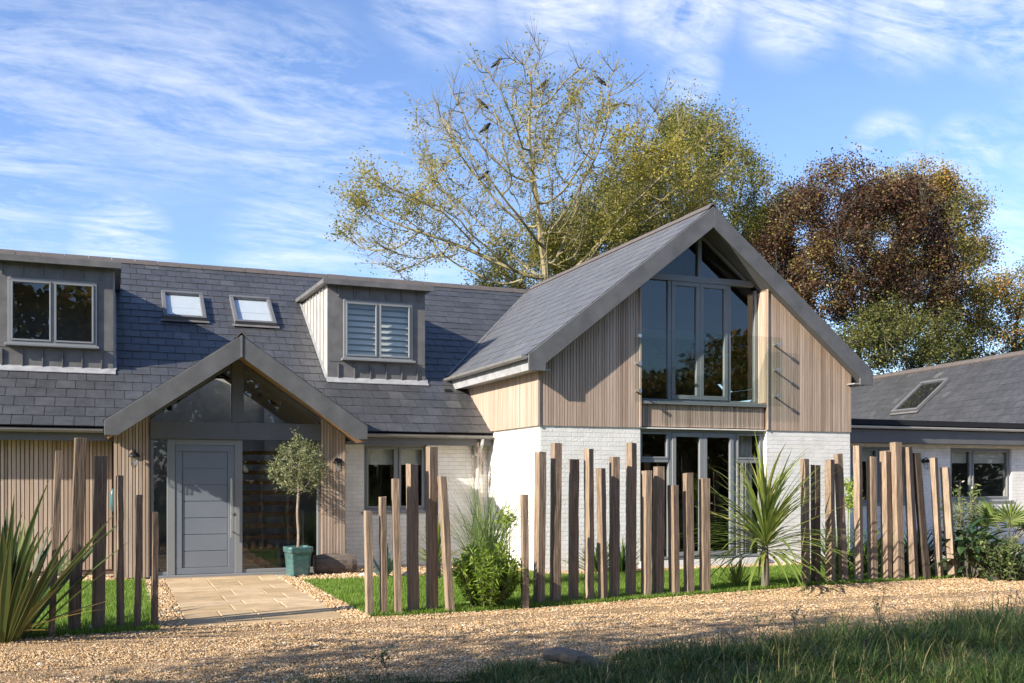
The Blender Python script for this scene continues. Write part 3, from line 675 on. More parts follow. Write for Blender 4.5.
for i in range(k): d.box(L0+.108, L1-.108, YF+.004, YF+.045, LB+.104+i*hh, LB+.1+(i+1)*hh-.007)
d.box(L0+.1, L1-.1, YF+.012, YF+.04, LB+.1, LT-.1)
fd = d.build('front_door', M['door'], house, bevel=.004)
h = MB(); hx = L1-.055; h.tube([(hx, YF-.075, .62), (hx, YF-.075, 1.56)], .016, 10)
for z in (.72, 1.46): h.tube([(hx, YF-.07, z), (hx, YF-.005, z)], .01, 8)
h.build('handle', M['steel'], fd)
h = MB(); h.tube([(L1-.03, YF-.03, 1.0), (L1-.03, YF-.008, 1.0)], .025, 12); h.build('lock', M['steel'], fd)

# --- dormers
for (a, b), bl in zip(DORM, (0, 1)):
    zb = main_z(DY) - .06; sgn = 1
    d = MB(); wx0, wx1, wz0, wz1 = a+.29, b-.26, 3.84, 4.96
    wall_x(d, a, b, zb, DZ-.02, DY, DY+.06, [(wx0, wx1, wz0, wz1)])
    for q in np.arange(a+.2, b-.1, .31):                        # standing seams of the front
        for z0, z1 in ((zb+.02, wz0-.09), (wz1+.05, DZ-.05)): d.box(q-.009, q+.009, DY-.028, DY-.001, z0, z1)
    d.box(a+.01, wx0-.03, DY-.006, DY-.002, wz0-.06, wz0-.045); d.box(wx1+.03, b-.01, DY-.006, DY-.002, wz0-.06, wz0-.045)
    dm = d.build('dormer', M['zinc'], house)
    yb = EY + (DZ + .12 - EZ) / PITCH
    for x, s2 in ((a, -1), (b, 1)):                            # cheeks with standing seams
        ck = MB(); x0, x1 = (a+.0, a+.05) if s2 < 0 else (b-.05, b)
        ck.prism([(x0, DY+.062, main_z(DY)-.1), (x0, yb, main_z(yb)-.1), (x0, yb, DZ+.06), (x0, DY+.062, DZ-.02)], (x1-x0, 0, 0))
        for q in np.arange(DY+.35, yb-.2, .34):
            xx = sorted((x, x + s2*.028)); ck.box(xx[0], xx[1], q-.009, q+.009, main_z(q), DZ)
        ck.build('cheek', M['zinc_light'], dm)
        fl = MB(); xx = sorted((x + s2*.004, x + s2*.055)); 
        fl.prism([(xx[0], DY-.02, main_z(DY)+.02), (xx[1], DY-.02, main_z(DY)+.02), (xx[1], yb, main_z(yb)+.02), (xx[0], yb, main_z(yb)+.02)], (0, 0, .012)); fl.build('flashing', M['lead'], dm)
    fl = MB(); fl.prism([(a-.04, DY-.14, main_z(DY-.14)+.024), (b+.04, DY-.14, main_z(DY-.14)+.024), (b+.04, DY-.002, main_z(DY)+.03), (a-.04, DY-.002, main_z(DY)+.03)], (0, 0, .012)); fl.build('flashing', M['lead'], dm)
    rf = MB(); x0, x1 = a-.12, b+.13
    rf.hexa([(x0,DY-.16,DZ-.03),(x1,DY-.16,DZ-.03),(x1,yb+.2,DZ+.10),(x0,yb+.2,DZ+.10),(x0,DY-.16,DZ+.05),(x1,DY-.16,DZ+.05),(x1,yb+.2,DZ+.18),(x0,yb+.2,DZ+.18)])
    rf.box(x0-.006, x1+.006, DY-.18, DY-.162, DZ-.05, DZ+.065); rf.build('dormer_roof', M['zinc'], dm, bevel=.004)
    window(dm, wx0+.003, wx1-.003, wz0+.003, wz1-.003, DY+.0-.035, ((wx0+wx1)/2,), .03, name='window_frame', w=.045)
    if bl:
        b_ = MB()
        for i in range(9):
            z = wz1 - .13 - i*.115; b_.add([(wx0+.06, DY+.10, z), (wx1-.06, DY+.10, z), (wx1-.06, DY+.15, z+.085), (wx0+.06, DY+.15, z+.085)], [(0,1,2,3)])
        b_.build('blind', M['blind'], dm)
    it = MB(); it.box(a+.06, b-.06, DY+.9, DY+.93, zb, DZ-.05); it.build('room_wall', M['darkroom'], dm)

# --- rooflights
def rooflight(P, n, px, par, parent, bl=True):
    pts = [on_plane(*p, P, n) for p in px]; c_ = sum(pts, Vector()) / 4
    e1 = ((pts[1]-pts[0]) + (pts[2]-pts[3])).normalized() if par is None else par.normalized()
    e2 = n.cross(e1).normalized(); 
    if e2.z < 0: e2 = -e2
    hw = (abs((pts[1]-pts[0]).dot(e1)) + abs((pts[2]-pts[3]).dot(e1)))/4; hh_ = (abs((pts[0]-pts[3]).dot(e2)) + abs((pts[1]-pts[2]).dot(e2)))/4
    f = MB(); g = MB(); bw = .075
    def bx(m_, a0, a1, b0, b1, z0, z1): m_.hexa([c_+e1*x+e2*y+n*z for z in (z0, z1) for x, y in ((a0,b0),(a1,b0),(a1,b1),(a0,b1))])
    bx(f, -hw, hw, -hh_, -hh_+bw, 0, .10); bx(f, -hw, hw, hh_-bw, hh_, 0, .11); bx(f, -hw, -hw+bw, -hh_+bw, hh_-bw, 0, .10); bx(f, hw-bw, hw, -hh_+bw, hh_-bw, 0, .10)
    bx(g, -hw+bw, hw-bw, -hh_+bw, hh_-bw, .055, .063)
    o = f.build('rooflight', M['trim'], parent, bevel=.006); g.build('glass', M['roofglass'], o)
    b_ = MB()
    bx(b_, -hw+bw, hw-bw, -hh_*.1, hh_-bw, .03, .034); bx(b_, -hw+bw, hw-bw, -hh_+bw, -hh_*.1-.002, .026, .030, ); b_.build('blind', M['blind'] if bl else M['rubber'], o)  # without bl: a black sheet standing in for the dark interior, no blind
    fl = MB(); bx(fl, -hw-.05, hw+.05, -hh_-.09, -hh_-.002, .022, .030); fl.build('flashing', M['zinc'], o)
nm = Vector((0, -PITCH, 1)).normalized(); Pm = Vector((0, EY, EZ+.02))
rooflight(Pm, nm, [(161.5,295), (203,297), (206,321.5), (163,320.5)], Vector((1,0,0)), house)
rooflight(Pm, nm, [(230,299.5), (270.5,302), (275.3,326.8), (233.8,325.6)], Vector((1,0,0)), house)

# --- low right-hand wing: flat roof link with a slate roof rising behind
f = MB(); f.box(12.87, 27, EY-.02, EY+.02, 2.345, 2.63); f.box(12.87, 27, EY+.022, WY-.002, 2.345, 2.37); f.build('fascia', M['trim'], house)
gutter(house, (12.9, EY-.09, 2.70), (27, EY-.09, 2.70), .055, M['pipe'])
f = MB(); f.box(12.9, 27, EY-.03, 30, 2.735, 2.85); f.build('flat_roof', M['rubber'], house)
R1, R2 = Vector((24.37, 21.2, 5.2)), Vector((25.4, 29.0, 5.2)); dw = (R2-R1).normalized(); Ra = R1 - dw*3.4; Rb = R1 + dw*16
left = Vector((-dw.y, dw.x, 0)); wp = .86; upw = (-left*1 + Vector((0,0,wp))).normalized(); wl = 2.95
r = MB(); slates(r, Ra + left*wl - Vector((0,0,wl*wp)), dw, upw, 19.4, wl*math.hypot(1,wp), lambda c_: c_.y > EY+.1)
slates(r, Ra - left*wl - Vector((0,0,wl*wp)), dw, (left + Vector((0,0,wp))).normalized(), 19.4, wl*math.hypot(1,wp), lambda c_: c_.y > EY+.1, .4, .6)
wr = r.build('wing_roof', [M['slate'], M['deck']], house)
r = MB(); ridge(r, Ra+Vector((0,0,.03)), Rb+Vector((0,0,.03)), .15); r.build('ridge', M['ridge'], wr)
r = MB(); e_ = Ra + dw*.1; r.prism([e_+left*2.8-Vector((0,0,2.45)), e_-left*2.8-Vector((0,0,2.45)), e_-Vector((0,0,.06))], dw*.1); r.build('end_wall', M['clad_gap'], wr)
nw = dw.cross(upw).normalized(); nw = nw if nw.z > 0 else -nw
rooflight(R1 + nw*.02, nw, [(918.5,384.5), (943.5,381.5), (924,411), (897.5,413)], dw * -1, house, False)

# --- downpipes
d = MB(); x = 6.28; d.tube([(x, EY-.04, EZ-.11), (x, EY-.02, EZ-.2), (x, WY-.07, EZ-.42), (x, WY-.07, .05)], .034, 10); d.box(x-.07, x+.07, WY-.12, WY-.03, EZ-.42, EZ-.2); d.build('downpipe', M['pipe'], house, bevel=.004)
d = MB(); d.tube([(12.97, EY-.09, 2.65), (12.97, EY-.05, 2.5), (12.95, WY-.06, 2.25), (12.95, WY-.06, .05)], .034, 10); d.build('downpipe', M['gutter'], house)

# --- rooms behind the glass
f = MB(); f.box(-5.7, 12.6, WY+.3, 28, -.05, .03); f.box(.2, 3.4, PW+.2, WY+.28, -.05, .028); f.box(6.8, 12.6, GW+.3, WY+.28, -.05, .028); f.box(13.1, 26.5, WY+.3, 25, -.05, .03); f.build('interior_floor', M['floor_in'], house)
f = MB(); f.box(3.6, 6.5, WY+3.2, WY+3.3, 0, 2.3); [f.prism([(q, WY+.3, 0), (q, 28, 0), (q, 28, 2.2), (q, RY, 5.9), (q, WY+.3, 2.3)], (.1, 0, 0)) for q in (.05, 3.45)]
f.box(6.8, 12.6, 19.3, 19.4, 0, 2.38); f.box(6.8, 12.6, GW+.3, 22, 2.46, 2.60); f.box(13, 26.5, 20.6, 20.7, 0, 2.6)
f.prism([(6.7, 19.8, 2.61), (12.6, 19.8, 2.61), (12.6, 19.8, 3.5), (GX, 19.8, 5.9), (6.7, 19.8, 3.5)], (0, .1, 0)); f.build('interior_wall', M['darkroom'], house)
st = MB()
for i in range(11): st.box(1.95, 3.05, 17.2+i*.25, 17.2+i*.25+.28, .19*(i+1)-.07, .19*(i+1)+.0, r=random.random())
st.build('staircase', M['tread'], house)
st = MB(); st.box(3.08, 3.1, 17.6, 20.2, .05, 1.0); st.build('stair_wall', M['interior'], house)
st = MB(); st.box(.16, 3.44, 25.0, 25.04, .05, 4.66); [st.prism([(q, WY+.31, .05), (q, 24.9, .05), (q, 24.9, 4.4), (q, RY, 5.8), (q, WY+.31, 2.25)], (.02, 0, 0)) for q in (.155, 3.42)]; st.build('hall_wall', M['interior'], house)

# ------------------------------------------------------------------ wall lanterns and small fittings
def lantern(x, y, z, label):
    t = thing('wall_lantern', (x, y, z), label, 'wall light', 'black wall lanterns')
    m_ = MB(); m_.tube([(x, y+.001, z+.02), (x, y-.02, z+.02)], .05, 14); m_.tube([(x, y-.02, z+.03), (x, y-.07, z+.09), (x, y-.12, z+.09), (x, y-.13, z+.055)], .012, 8); m_.build('bracket', M['black'], t)
    m_ = MB(); m_.lathe([(.012,.06),(.05,.045),(.085,.0),(.09,-.015),(.06,-.02)], (x, y-.13, z), 18); m_.build('shade', M['black'], t, smooth=True)
    m_ = MB(); m_.lathe([(.045,-.02),(.05,-.06),(.045,-.14),(.02,-.165),(.0,-.168)], (x, y-.13, z), 16); m_.build('glass_cup', M['lampglass'], t, smooth=True)
    m_ = MB()
    for k in range(4): a = PI/4 + k*PI/2; m_.tube([(x+.056*math.cos(a), y-.13+.056*math.sin(a), z-.015), (x+.054*math.cos(a), y-.13+.054*math.sin(a), z-.15), (x+.01*math.cos(a), y-.13+.01*math.sin(a), z-.18)], .004, 5)
    m_.build('cage', M['black'], t)
lantern(*on_y(134, 456, PW-.046), 'small black lantern on the timber pillar left of the grey front door')
lantern(*on_y(337, 462, PW-.046), 'small black lantern on the timber pillar right of the olive tree')
lantern(*on_y(923, 462, WY-.002), 'small black lantern on white brick of the low wing behind the stakes')
p = on_y(113, 500, WY-.005); m_ = MB()
m_.lathe([(.0,-.19),(.035,-.16),(.05,-.05),(.045,.08),(.028,.16),(.0,.19)], (p.x, p.y-.05, p.z), 14); tag(m_.build('wall_ornament', M['teal'], smooth=True, loc=(p.x, p.y-.05, p.z)), 'slim teal ceramic ornament hung on the slatted timber wall left of the porch', 'ornament')
p = on_y(363, 437, WY-.12); t = thing('security_light', p, 'tiny black security light under the eaves beside the porch', 'security light')
m_ = MB(); m_.tube([p, p+Vector((0,.03,.06))], .012, 8); m_.build('bracket', M['black'], t); m_ = MB(); m_.tube([p+Vector((0,-.07,-.03)), p+Vector((0,.04,0))], [.045,.035], 12); m_.build('lamp_head', M['black'], t)

# ------------------------------------------------------------------ timber stakes
STAKES = [
 # x_top,y_top,x_bot,y_bot,width px, shade, label
 (59,451,51.5,636.5,6.5,.35,'thin stake at the left end, half hidden by the spiky flax leaves'),
 (80.5,438,74,632,12,.18,'broad dark stake, tallest of the six left of the stone path'),
 (101,456,98,630,11.5,.25,'broad square stake just right of the tallest one beside the flax'),
 (119.5,475.5,120.5,629,6.5,.3,'slim stake fourth from the left, in front of the porch pillar edge'),
 (139.5,495,137.5,628.5,6.8,.28,'slim short stake in front of the timber pillar left of the door'),
 (155,512,154.6,628,6.3,.25,'shortest stake left of the stone path, in front of the narrow sidelight'),
 (368,511,369.5,616,7.5,.75,'shortest stake of the six right of the path, pale on its left face'),
 (382.5,497,383.7,615,6.5,.5,'slim stake right of the shortest one beside the stone path'),
 (395.3,479,398,614.6,7.5,.55,'slim stake in front of the small window, third right of the path'),
 (412,464,413.3,612.6,11,.45,'broad stake in front of the small window, left of the tallest one'),
 (431.7,446.7,432.3,611,10.5,.42,'tallest stake between the stone path and the bright green shrub'),
 (442,476.4,450,612,7.5,.62,'slim leaning stake touching the left side of the bright green shrub'),
 (524.4,494.4,525,608.5,7,.5,'short slim stake standing just right of the bright green shrub'),
 (540.5,452,539,604.6,9,.42,'broad stake in front of the white corner, second right of the shrub'),
 (556.3,443,555.3,603.3,9.5,.4,'very tall broad stake third right of the bright green shrub'),
 (574,459.3,573.4,601,9.5,.33,'broad brown stake fourth right of the bright green shrub'),
 (588.8,449,589.5,601,7.5,.7,'pale slim tall stake fifth right of the bright green shrub'),
 (600.8,468.3,603,601,7.5,.3,'slim dark stake between a pale tall one and a broad one'),
 (614.6,457,614.3,599,9,.36,'broad stake seventh right of the bright green shrub'),
 (631.4,443,630.7,597,9,.36,'tall stake at the left edge of the glazed garden doors'),
 (646.8,470.6,646,597,8,.68,'pale slim stake in front of the left side pane of garden doors'),
 (659,466.7,658,595.6,10,.4,'broadest stake in front of the garden doors, right of the pale one'),
 (673,485.4,674.5,595,8,.48,'shortest stake in front of the garden doors'),
 (688,473,689,594,9.5,.45,'stake in front of the middle of the garden doors'),
 (704.4,478.6,705,593,9.5,.42,'last stake left of the spiky cordyline, in front of the doors'),
 (804.5,459,806,585,8,.5,'first stake right of the cordyline trunk, crossed by its leaves'),
 (815.5,465,816,584,8,.12,'dark blackish stake second right of the cordyline'),
 (829.6,459.6,830.6,584,9.5,.45,'broad stake third right of the cordyline, before the white wall'),
 (838,454,844,583,8,.36,'leaning stake fourth right of the cordyline at the white wall edge'),
 (857.4,445.5,859,582,9,.72,'tall pale brown stake fifth right of the cordyline'),
 (871,456.7,873,581,8,.5,'shorter stake between two tall ones before the dark wing window'),
 (885,451,887,580.5,8.5,.6,'stake left of the tallest one in the right-hand group'),
 (895.7,442.5,899,580.5,9.5,.55,'tallest stake right of the cordyline'),
 (907.3,447,914,580,8.5,.42,'leaning stake just right of the tallest right-hand one'),
 (916,453,926.3,579.5,8,.06,'strongly leaning near black stake before the wing wall lantern'),
 (933.7,458,939.5,578.5,7.5,.7,'reddish pale leaning stake second from the right end'),
 (944.7,467.7,952,578,6.8,.85,'orange brown thin leaning stake at the far right end'),
]
for i, (xt, yt, xb, yb, wp_, shade, lab) in enumerate(STAKES):
    B = on_z(xb, yb, .0); D = (CZ*F)/(yb-HOR); T = at(xt, yt, D); ax = T - B; Lh = ax.length
    w_ = wp_ * D / F / 1.12; dp = w_ * random.uniform(.75, 1.0) if w_ > .1 else w_ * random.uniform(.9, 1.3)
    yaw = random.uniform(-.05, .50); m_ = MB(); n_ = 9; rings = []
    for k in range(n_):
        t_ = k/(n_-1); c_ = B + ax*t_ + Vector((random.gauss(0,.0014), random.gauss(0,.0014), 0)); sc = 1 + random.gauss(0,.009)
        if k == 0: c_ = B - ax.normalized()*.12
        hw, hd = w_/2*sc, dp/2*sc; ch = min(hw, hd)*.07; ring = []
        for x, y in ((-hw+ch,-hd),(hw-ch,-hd),(hw,-hd+ch),(hw,hd-ch),(hw-ch,hd),(-hw+ch,hd),(-hw,hd-ch),(-hw,-hd+ch)):
            x += random.gauss(0,.0012); y += random.gauss(0,.0012)
            ring.append(c_ + Vector((x*math.cos(yaw)-y*math.sin(yaw), x*math.sin(yaw)+y*math.cos(yaw), (random.uniform(-.006,.006) + x*random.uniform(-.03,.03)) if k == n_-1 else 0)))
        rings += ring
    fs = [(k*8+j, k*8+(j+1)%8, (k+1)*8+(j+1)%8, (k+1)*8+j) for k in range(n_-1) for j in range(8)] + [tuple(range((n_-1)*8, n_*8))]
    m_.add(rings, fs, r=shade)
    tag(m_.build('timber_stake', M['post'], loc=tuple(B)), lab, 'stake', 'upright weathered timber stakes along the gravel drive')

# ------------------------------------------------------------------ plants
def strap(mb, base, az, lean, L, W, droop, segs=5, r=.5, fold=.25, peak=.35, margin=None):
    base = Vector(base); out = Vector((math.cos(az), math.sin(az), 0)); side = Vector((-math.sin(az), math.cos(az), 0)); p = base.copy(); ang = lean; vs = []; ms = []
    for k in range(segs+1):
        t = k/segs; w = W*.5*((.55+.45*min(1, t/peak)) if t < peak else max(.03, 1-((t-peak)/(1-peak))**1.6))
        d = out*math.sin(ang) + Vector((0,0,1))*math.cos(ang); nrm = side.cross(d)
        vs += [p - side*w + nrm*(-fold*w), p, p + side*w + nrm*(-fold*w)]
        if margin is not None: ms += [p - side*w*1.0 + nrm*(-fold*w+.002), p - side*w*.76 + nrm*(-fold*w*.76+.002), p + side*w*.76 + nrm*(-fold*w*.76+.002), p + side*w + nrm*(-fold*w+.002)]
        p = p + d*(L/segs); ang += droop/segs
    fs = []
    for k in range(segs): b = 3*k; fs += [(b,b+1,b+4,b+3),(b+1,b+2,b+5,b+4)]
    mb.add(vs, fs, r)
    if ms: mb.add(ms, [f_ for k in range(segs) for f_ in ((4*k,4*k+1,4*k+5,4*k+4),(4*k+2,4*k+3,4*k+7,4*k+6))], margin)
def rosette(name, base, label, cat, m, n, L, W, lean, droop, stem=None, spread=.05, group=None, rf=random.random, peak=.35, azr=(0, 2*PI), top=None, fold=.25, margin=None):
    base = Vector(base); t = thing(name, base, label, cat, group); f = MB()
    for i in range(n):
        az = random.uniform(*azr); q = random.random(); ln = lean[0] + (lean[1]-lean[0])*q
        p = base + Vector((math.cos(az)*spread*q, math.sin(az)*spread*q, 0))
        if top: p = p + Vector((0, 0, top[0] + (top[1]-top[0])*(1-q)))
        strap(f, p, az, ln, random.uniform(*L), W*random.uniform(.75, 1.2), random.uniform(*droop), 6, rf(), fold, peak, margin)
    f.build('leaves', m, t)
    if stem: s_ = MB(); s_.tube([base-Vector((0,0,.05)), base+Vector((.01,0,stem[0]*.5)), base+Vector((0,0,stem[0]))], [stem[1]*1.25, stem[1], stem[1]*.8], 10); s_.build('stem', stem[2], t)
    return t
# flax at the left edge
fb = on_z(0, 640)
t = rosette('flax_plant', fb, 'big spiky flax with yellow-edged leaves at the left end of the stakes', 'flax', M['flax'], 75, (.8,1.66), .085, (.0,.8), (.05,.45), spread=.26, rf=lambda: .8*random.betavariate(2, 2.6), peak=.45, fold=.4, margin=.86)
f = MB()
for i in range(7): strap(f, fb+Vector((random.uniform(-.1,.25), random.uniform(-.2,.1), .05)), random.uniform(-1.2,.6), random.uniform(1.0,1.35), random.uniform(.7,1.25), .035, .25, 5, .95)
strap(f, fb+Vector((-.05,-.15,.55)), 3.3, .1, .5, .09, .3, 5, 1.0); f.build('dead_leaf', M['flax'], t)
# cordyline
cb = on_z(765, 588.5)
rosette('cordyline', cb, 'tall spiky cordyline with arching green leaves and dark trunk among the stakes', 'cordyline', M['cordy'], 170, (.95,1.5), .05, (.02,1.7), (.15,1.35), (.66,.05,M['bark']), .06, peak=.4, top=(.5,.85), rf=lambda: min(1, random.betavariate(2,2)))
rosette('grass_clump', on_z(737, 587), 'low spiky green tuft at the foot of the cordyline, on its left', 'plant', M['cordy'], 60, (.3,.62), .022, (.05,1.0), (.1,.7), None, .08)
# planting by the walls
rosette('agave', on_z(384, 578), 'blue grey agave with stiff leaves behind the slim stakes right of path', 'agave', M['agave'], 22, (.38,.6), .09, (.05,1.1), (-.15,.3), None, .04, peak=.5)
rosette('yucca', on_z(437, 579), 'spiky yucca under the small window behind the tallest path-side stake', 'yucca', M['cordy'], 70, (.5,.75), .04, (.05,1.5), (.0,.25), (.3,.05,M['bark']), .03, top=(.22,.34))
for px, py, lab in ((598,573,'strappy green clump behind the pale tall stake by the white wall'), (622,574,'strappy green clump by the wall left of the garden doors')):
    rosette('agapanthus', on_z(px, py), lab, 'plant', M['strap'], 70, (.4,.75), .035, (.05,.9), (.3,1.2), None, .12, group='strappy plants by the white wall')
rosette('agapanthus', on_z(446, 573), 'small low green tuft behind the shrub-side leaning stake', 'plant', M['strap'], 30, (.18,.32), .03, (.05,.9), (.3,1.0), None, .1)
for px, py, lab in ((836,576,'strappy green clump behind the fourth stake right of the cordyline'), (868,574,'strappy clump under the dark wing window, behind the shorter stake'), (893,574,'strappy clump behind the tallest right-hand stake'), (915,575,'dark strappy clump behind the near black leaning stake')):
    rosette('crocosmia', on_z(px, py), lab, 'plant', M['strap'], 80, (.5,1.0), .045, (.03,.85), (.3,1.1), None, .16, group='strappy plants behind the right-hand stakes')
# ornamental grass with plumes
gbz = on_z(487, 588); t = thing('pampas_grass', gbz, 'tall airy ornamental grass with pinkish plumes in front of the white downpipe', 'ornamental grass')
f = MB()
for i in range(330): strap(f, gbz+Vector((random.gauss(0,.09), random.gauss(0,.09), 0)), random.uniform(0,2*PI), random.uniform(.0,.42), random.uniform(1.0,1.95), .012, random.uniform(.3,1.6), 6, random.random(), .1)
f.build('leaves', M['miscan'], t)
pl, sm_ = MB(), MB()
for dx, hgt, az in ((-.12,1.98,2.9),(-.06,1.86,1.5),(-.17,1.80,3.0),(.05,1.66,.4)):
    tip = gbz + Vector((dx*1.2, random.uniform(-.05,.05), hgt)); lo = gbz + Vector((dx*.4,0,.1)); mid = lo.lerp(tip, .6); sm_.tube([lo, mid, tip], .004, 4)
    for k in range(110):
        u_ = random.random(); q = tip - Vector((dx*.1,0,.34))*u_ + Vector((0,0,.05)); strap(pl, q, random.uniform(0,2*PI), random.uniform(.1,.6), .15*(.4+.6*u_), .005, .9, 2, random.random(), 0)
pl.build('plume', M['plume'], t); sm_.build('stem', M['plume'], t)

def leafcloud(P, l, w, up=.2, R=None, upn=None):
    n = len(P); d = rng.normal(0, 1, (n, 3)); d[:, 2] *= .7; d[:, 2] -= up; d /= np.linalg.norm(d, axis=1)[:, None]
    q = rng.normal(0, 1, (n, 3)); s_ = np.cross(d, q); s_ /= np.linalg.norm(s_, axis=1)[:, None] + 1e-9
    l = l * rng.uniform(.6, 1.3, n)[:, None]; w = w * rng.uniform(.7, 1.2, n)[:, None]
    V = np.stack([P, P + d*l*.45 + s_*w*.5, P + d*l, P + d*l*.45 - s_*w*.5], 1).reshape(-1, 3)
    Fc = np.arange(4*n).reshape(-1, 4)
    return V, Fc, (rng.random(n) if R is None else np.clip(R, 0, 1))
# bright green shrub: upright leafy stems
def stemmy_shrub(name, base, label, cat, m, nst, H, rad, leaf, per=26, group=None, stemm=None, rbias=0):
    base = Vector(base); t = thing(name, base, label, cat, group); P = []; s_ = MB(); Rr = []
    for i in range(nst):
        az = random.uniform(0, 2*PI); q = math.sqrt(random.random()); L = H*(1-.32*q*q)*random.uniform(.75,1.05); end = base + Vector((math.cos(az)*rad*q, math.sin(az)*rad*q, L)); mid = base.lerp(end, .5) + Vector((math.cos(az)*rad*q*.22, math.sin(az)*rad*q*.22, 0)); st_ = base + Vector((math.cos(az)*rad*q*.4, math.sin(az)*rad*q*.4, 0))
        s_.tube([st_, mid, end], [.006,.004,.002], 4); rr = random.random()*.5
        for k in range(per):
            u_ = random.uniform(.06,1)**.85; a_ = st_.lerp(mid, min(1,u_*2)) if u_ < .5 else mid.lerp(end, u_*2-1); P.append(a_ + Vector((random.gauss(0,.012), random.gauss(0,.012), 0))); Rr.append(rr + .5*random.random()*u_ + rbias)
    f = MB(); f.arr(*leafcloud(np.array(P), *leaf, up=-.35, R=np.array(Rr))); f.build('leaves', m, t); s_.build('stem', stemm or M['bark'], t); return t
stemmy_shrub('euphorbia', on_z(487, 608), 'rounded bright green shrub between two stakes at the drive edge', 'shrub', M['shrub'], 190, .80, .44, (.09,.02), 40)
ep = on_z(506, 590); t = thing('euphorbia_flower', ep, 'single tall lime green flower head rising behind the bright green shrub', 'plant')
s_ = MB(); s_.tube([ep, ep+Vector((.01,0,.6)), ep+Vector((0,0,1.0))], .008, 5); s_.build('stem', M['shrub'], t)
f = MB(); f.arr(*leafcloud(np.array(ep)+np.array([0,0,1.0])+rng.normal(0,.07,(220,3)), .06, .03, up=-.3, R=rng.uniform(.6,1,220))); f.build('flower', M['shrub'], t)
ep = on_z(849, 575); t = thing('euphorbia_flower', ep, 'tall yellow green flower stem behind the stakes by the wing corner', 'plant')
s_ = MB(); s_.tube([ep, ep+Vector((-.02,0,.8)), ep+Vector((.0,0,1.45))], .009, 5); s_.build('stem', M['shrub'], t)
f = MB(); pts = np.concatenate([np.array(ep)+np.array([0.0,0,1.42])+rng.normal(0,.07,(170,3)), np.array(ep)+np.array([.02,0,1.16])+rng.normal(0,.07,(150,3))]); f.arr(*leafcloud(pts, .07, .035, up=-.3, R=rng.uniform(.6,1,320))); f.build('flower', M['shrub'], t)
# right end planting
def bigleaf(name, base, label, n, L, W, H):
    base = Vector(base); t = thing(name, base, label, 'shrub'); f, s_ = MB(), MB()
    for i in range(n):
        az = random.uniform(0,2*PI); q = math.sqrt(random.random()); h = H*random.random()**.7*(1-.3*q); p = base + Vector((math.cos(az)*.36*q, math.sin(az)*.36*q, h)); strap(f, p, az+random.gauss(0,.5), random.uniform(.7,1.7), random.uniform(*L), W*random.uniform(.7,1.1), random.uniform(.5,1.2), 5, random.random(), .3, .45)
        if i % 4 == 0: s_.tube([base+Vector((math.cos(az)*.1,math.sin(az)*.1,0)), p], .008, 4)
    f.build('leaves', M['darkleaf'], t); s_.build('stem', M['bark'], t)
bigleaf('broadleaf_shrub', on_z(970, 578), 'dark glossy broad-leaved shrub just beyond the far right stake', 120, (.26,.42), .12, .85)
bigleaf('broadleaf_shrub', on_z(906, 573), 'dark broad leaves low behind the tallest right-hand stake', 50, (.25,.4), .1, .5)
stemmy_shrub('flowering_shrub', on_z(1004, 580), 'loose shrub dotted with small white flowers in front of the fan palm', 'shrub', M['mixleaf'], 110, .75, .55, (.075,.028), 26)
stemmy_shrub('flowering_shrub', on_z(1045, 582), 'dark low leafy shrub at the right edge below the fan palm', 'shrub', M['darkleaf'], 90, .5, .5, (.08,.03), 26)
stemmy_shrub('variegated_shrub', on_z(965, 570), 'tall loose variegated shrub in front of the white wing window', 'shrub', M['mixleaf'], 60, 1.55, .5, (.09,.03), 30, rbias=.1)
fp = on_z(1008, 574); t = thing('fan_palm', fp, 'small fan palm with splayed green fronds below the wing window', 'palm'); f, s_ = MB(), MB()
s_.tube([fp, fp+Vector((0,0,.45))], [.09,.07], 10)
for i in range(16):
    az = random.uniform(0,2*PI); ln = random.uniform(.3,1.2); d_ = Vector((math.cos(az)*math.sin(ln), math.sin(az)*math.sin(ln), math.cos(ln))); b0 = fp+Vector((0,0,.42)); tip = b0 + d_*random.uniform(.4,.6); s_.tube([b0, tip], .008, 4)
    sd = d_.cross(Vector((0,0,1))).normalized(); up_ = sd.cross(d_)
    for k in range(15):
        a_ = -1.45 + 2.9*k/14; dd = d_*math.cos(a_) + sd*math.sin(a_); e_ = tip + dd*.42*(1-.2*abs(a_)/1.45) - Vector((0,0,.06)); sw = dd.cross(up_).normalized()*.018; md = tip.lerp(e_, .55)+up_*.015
        f.add([tip, md-sw, e_, md+sw], [(0,1,2,3)], r=random.random())
f.build('fronds', M['palm'], t); s_.build('trunk', M['bark'], t)
# weeds on the drive edge
def weed(px, py, h, label, leafy=True):
    b0 = on_z(px, py); t = thing('weed', b0, label, 'weed', 'wispy weeds on the drive edge'); s_, f = MB(), MB(); P = []
    for i in range(7):
        e_ = b0 + Vector((random.gauss(0,.13), random.gauss(0,.06), h*random.uniform(.5,1))); m2 = b0.lerp(e_, .5)+Vector((random.gauss(0,.03),0,.02)); s_.tube([b0, m2, e_], [.004,.003,.002], 4)
        for k in range(6): P.append(m2.lerp(e_, random.random()) + Vector((random.gauss(0,.02),)*3))
    s_.build('stem', M['bark'], t)
    f.arr(*leafcloud(np.array(P), .035, .018)); f.build('leaves', M['darkleaf'], t)
weed(760, 640, .34, 'thin dark-leaved weed at the gravel edge below the cordyline'); weed(795, 634, .30, 'wispy weed at the gravel edge below the first right-hand stakes')
weed(880, 625, .42, 'tall wispy seed stem rising from the right verge before the stakes'); weed(1012, 622, .40, 'wispy weed rising from the verge at the right edge')
weed(385, 668, .2, 'thin dry twigs on the gravel below the short path-side stake')

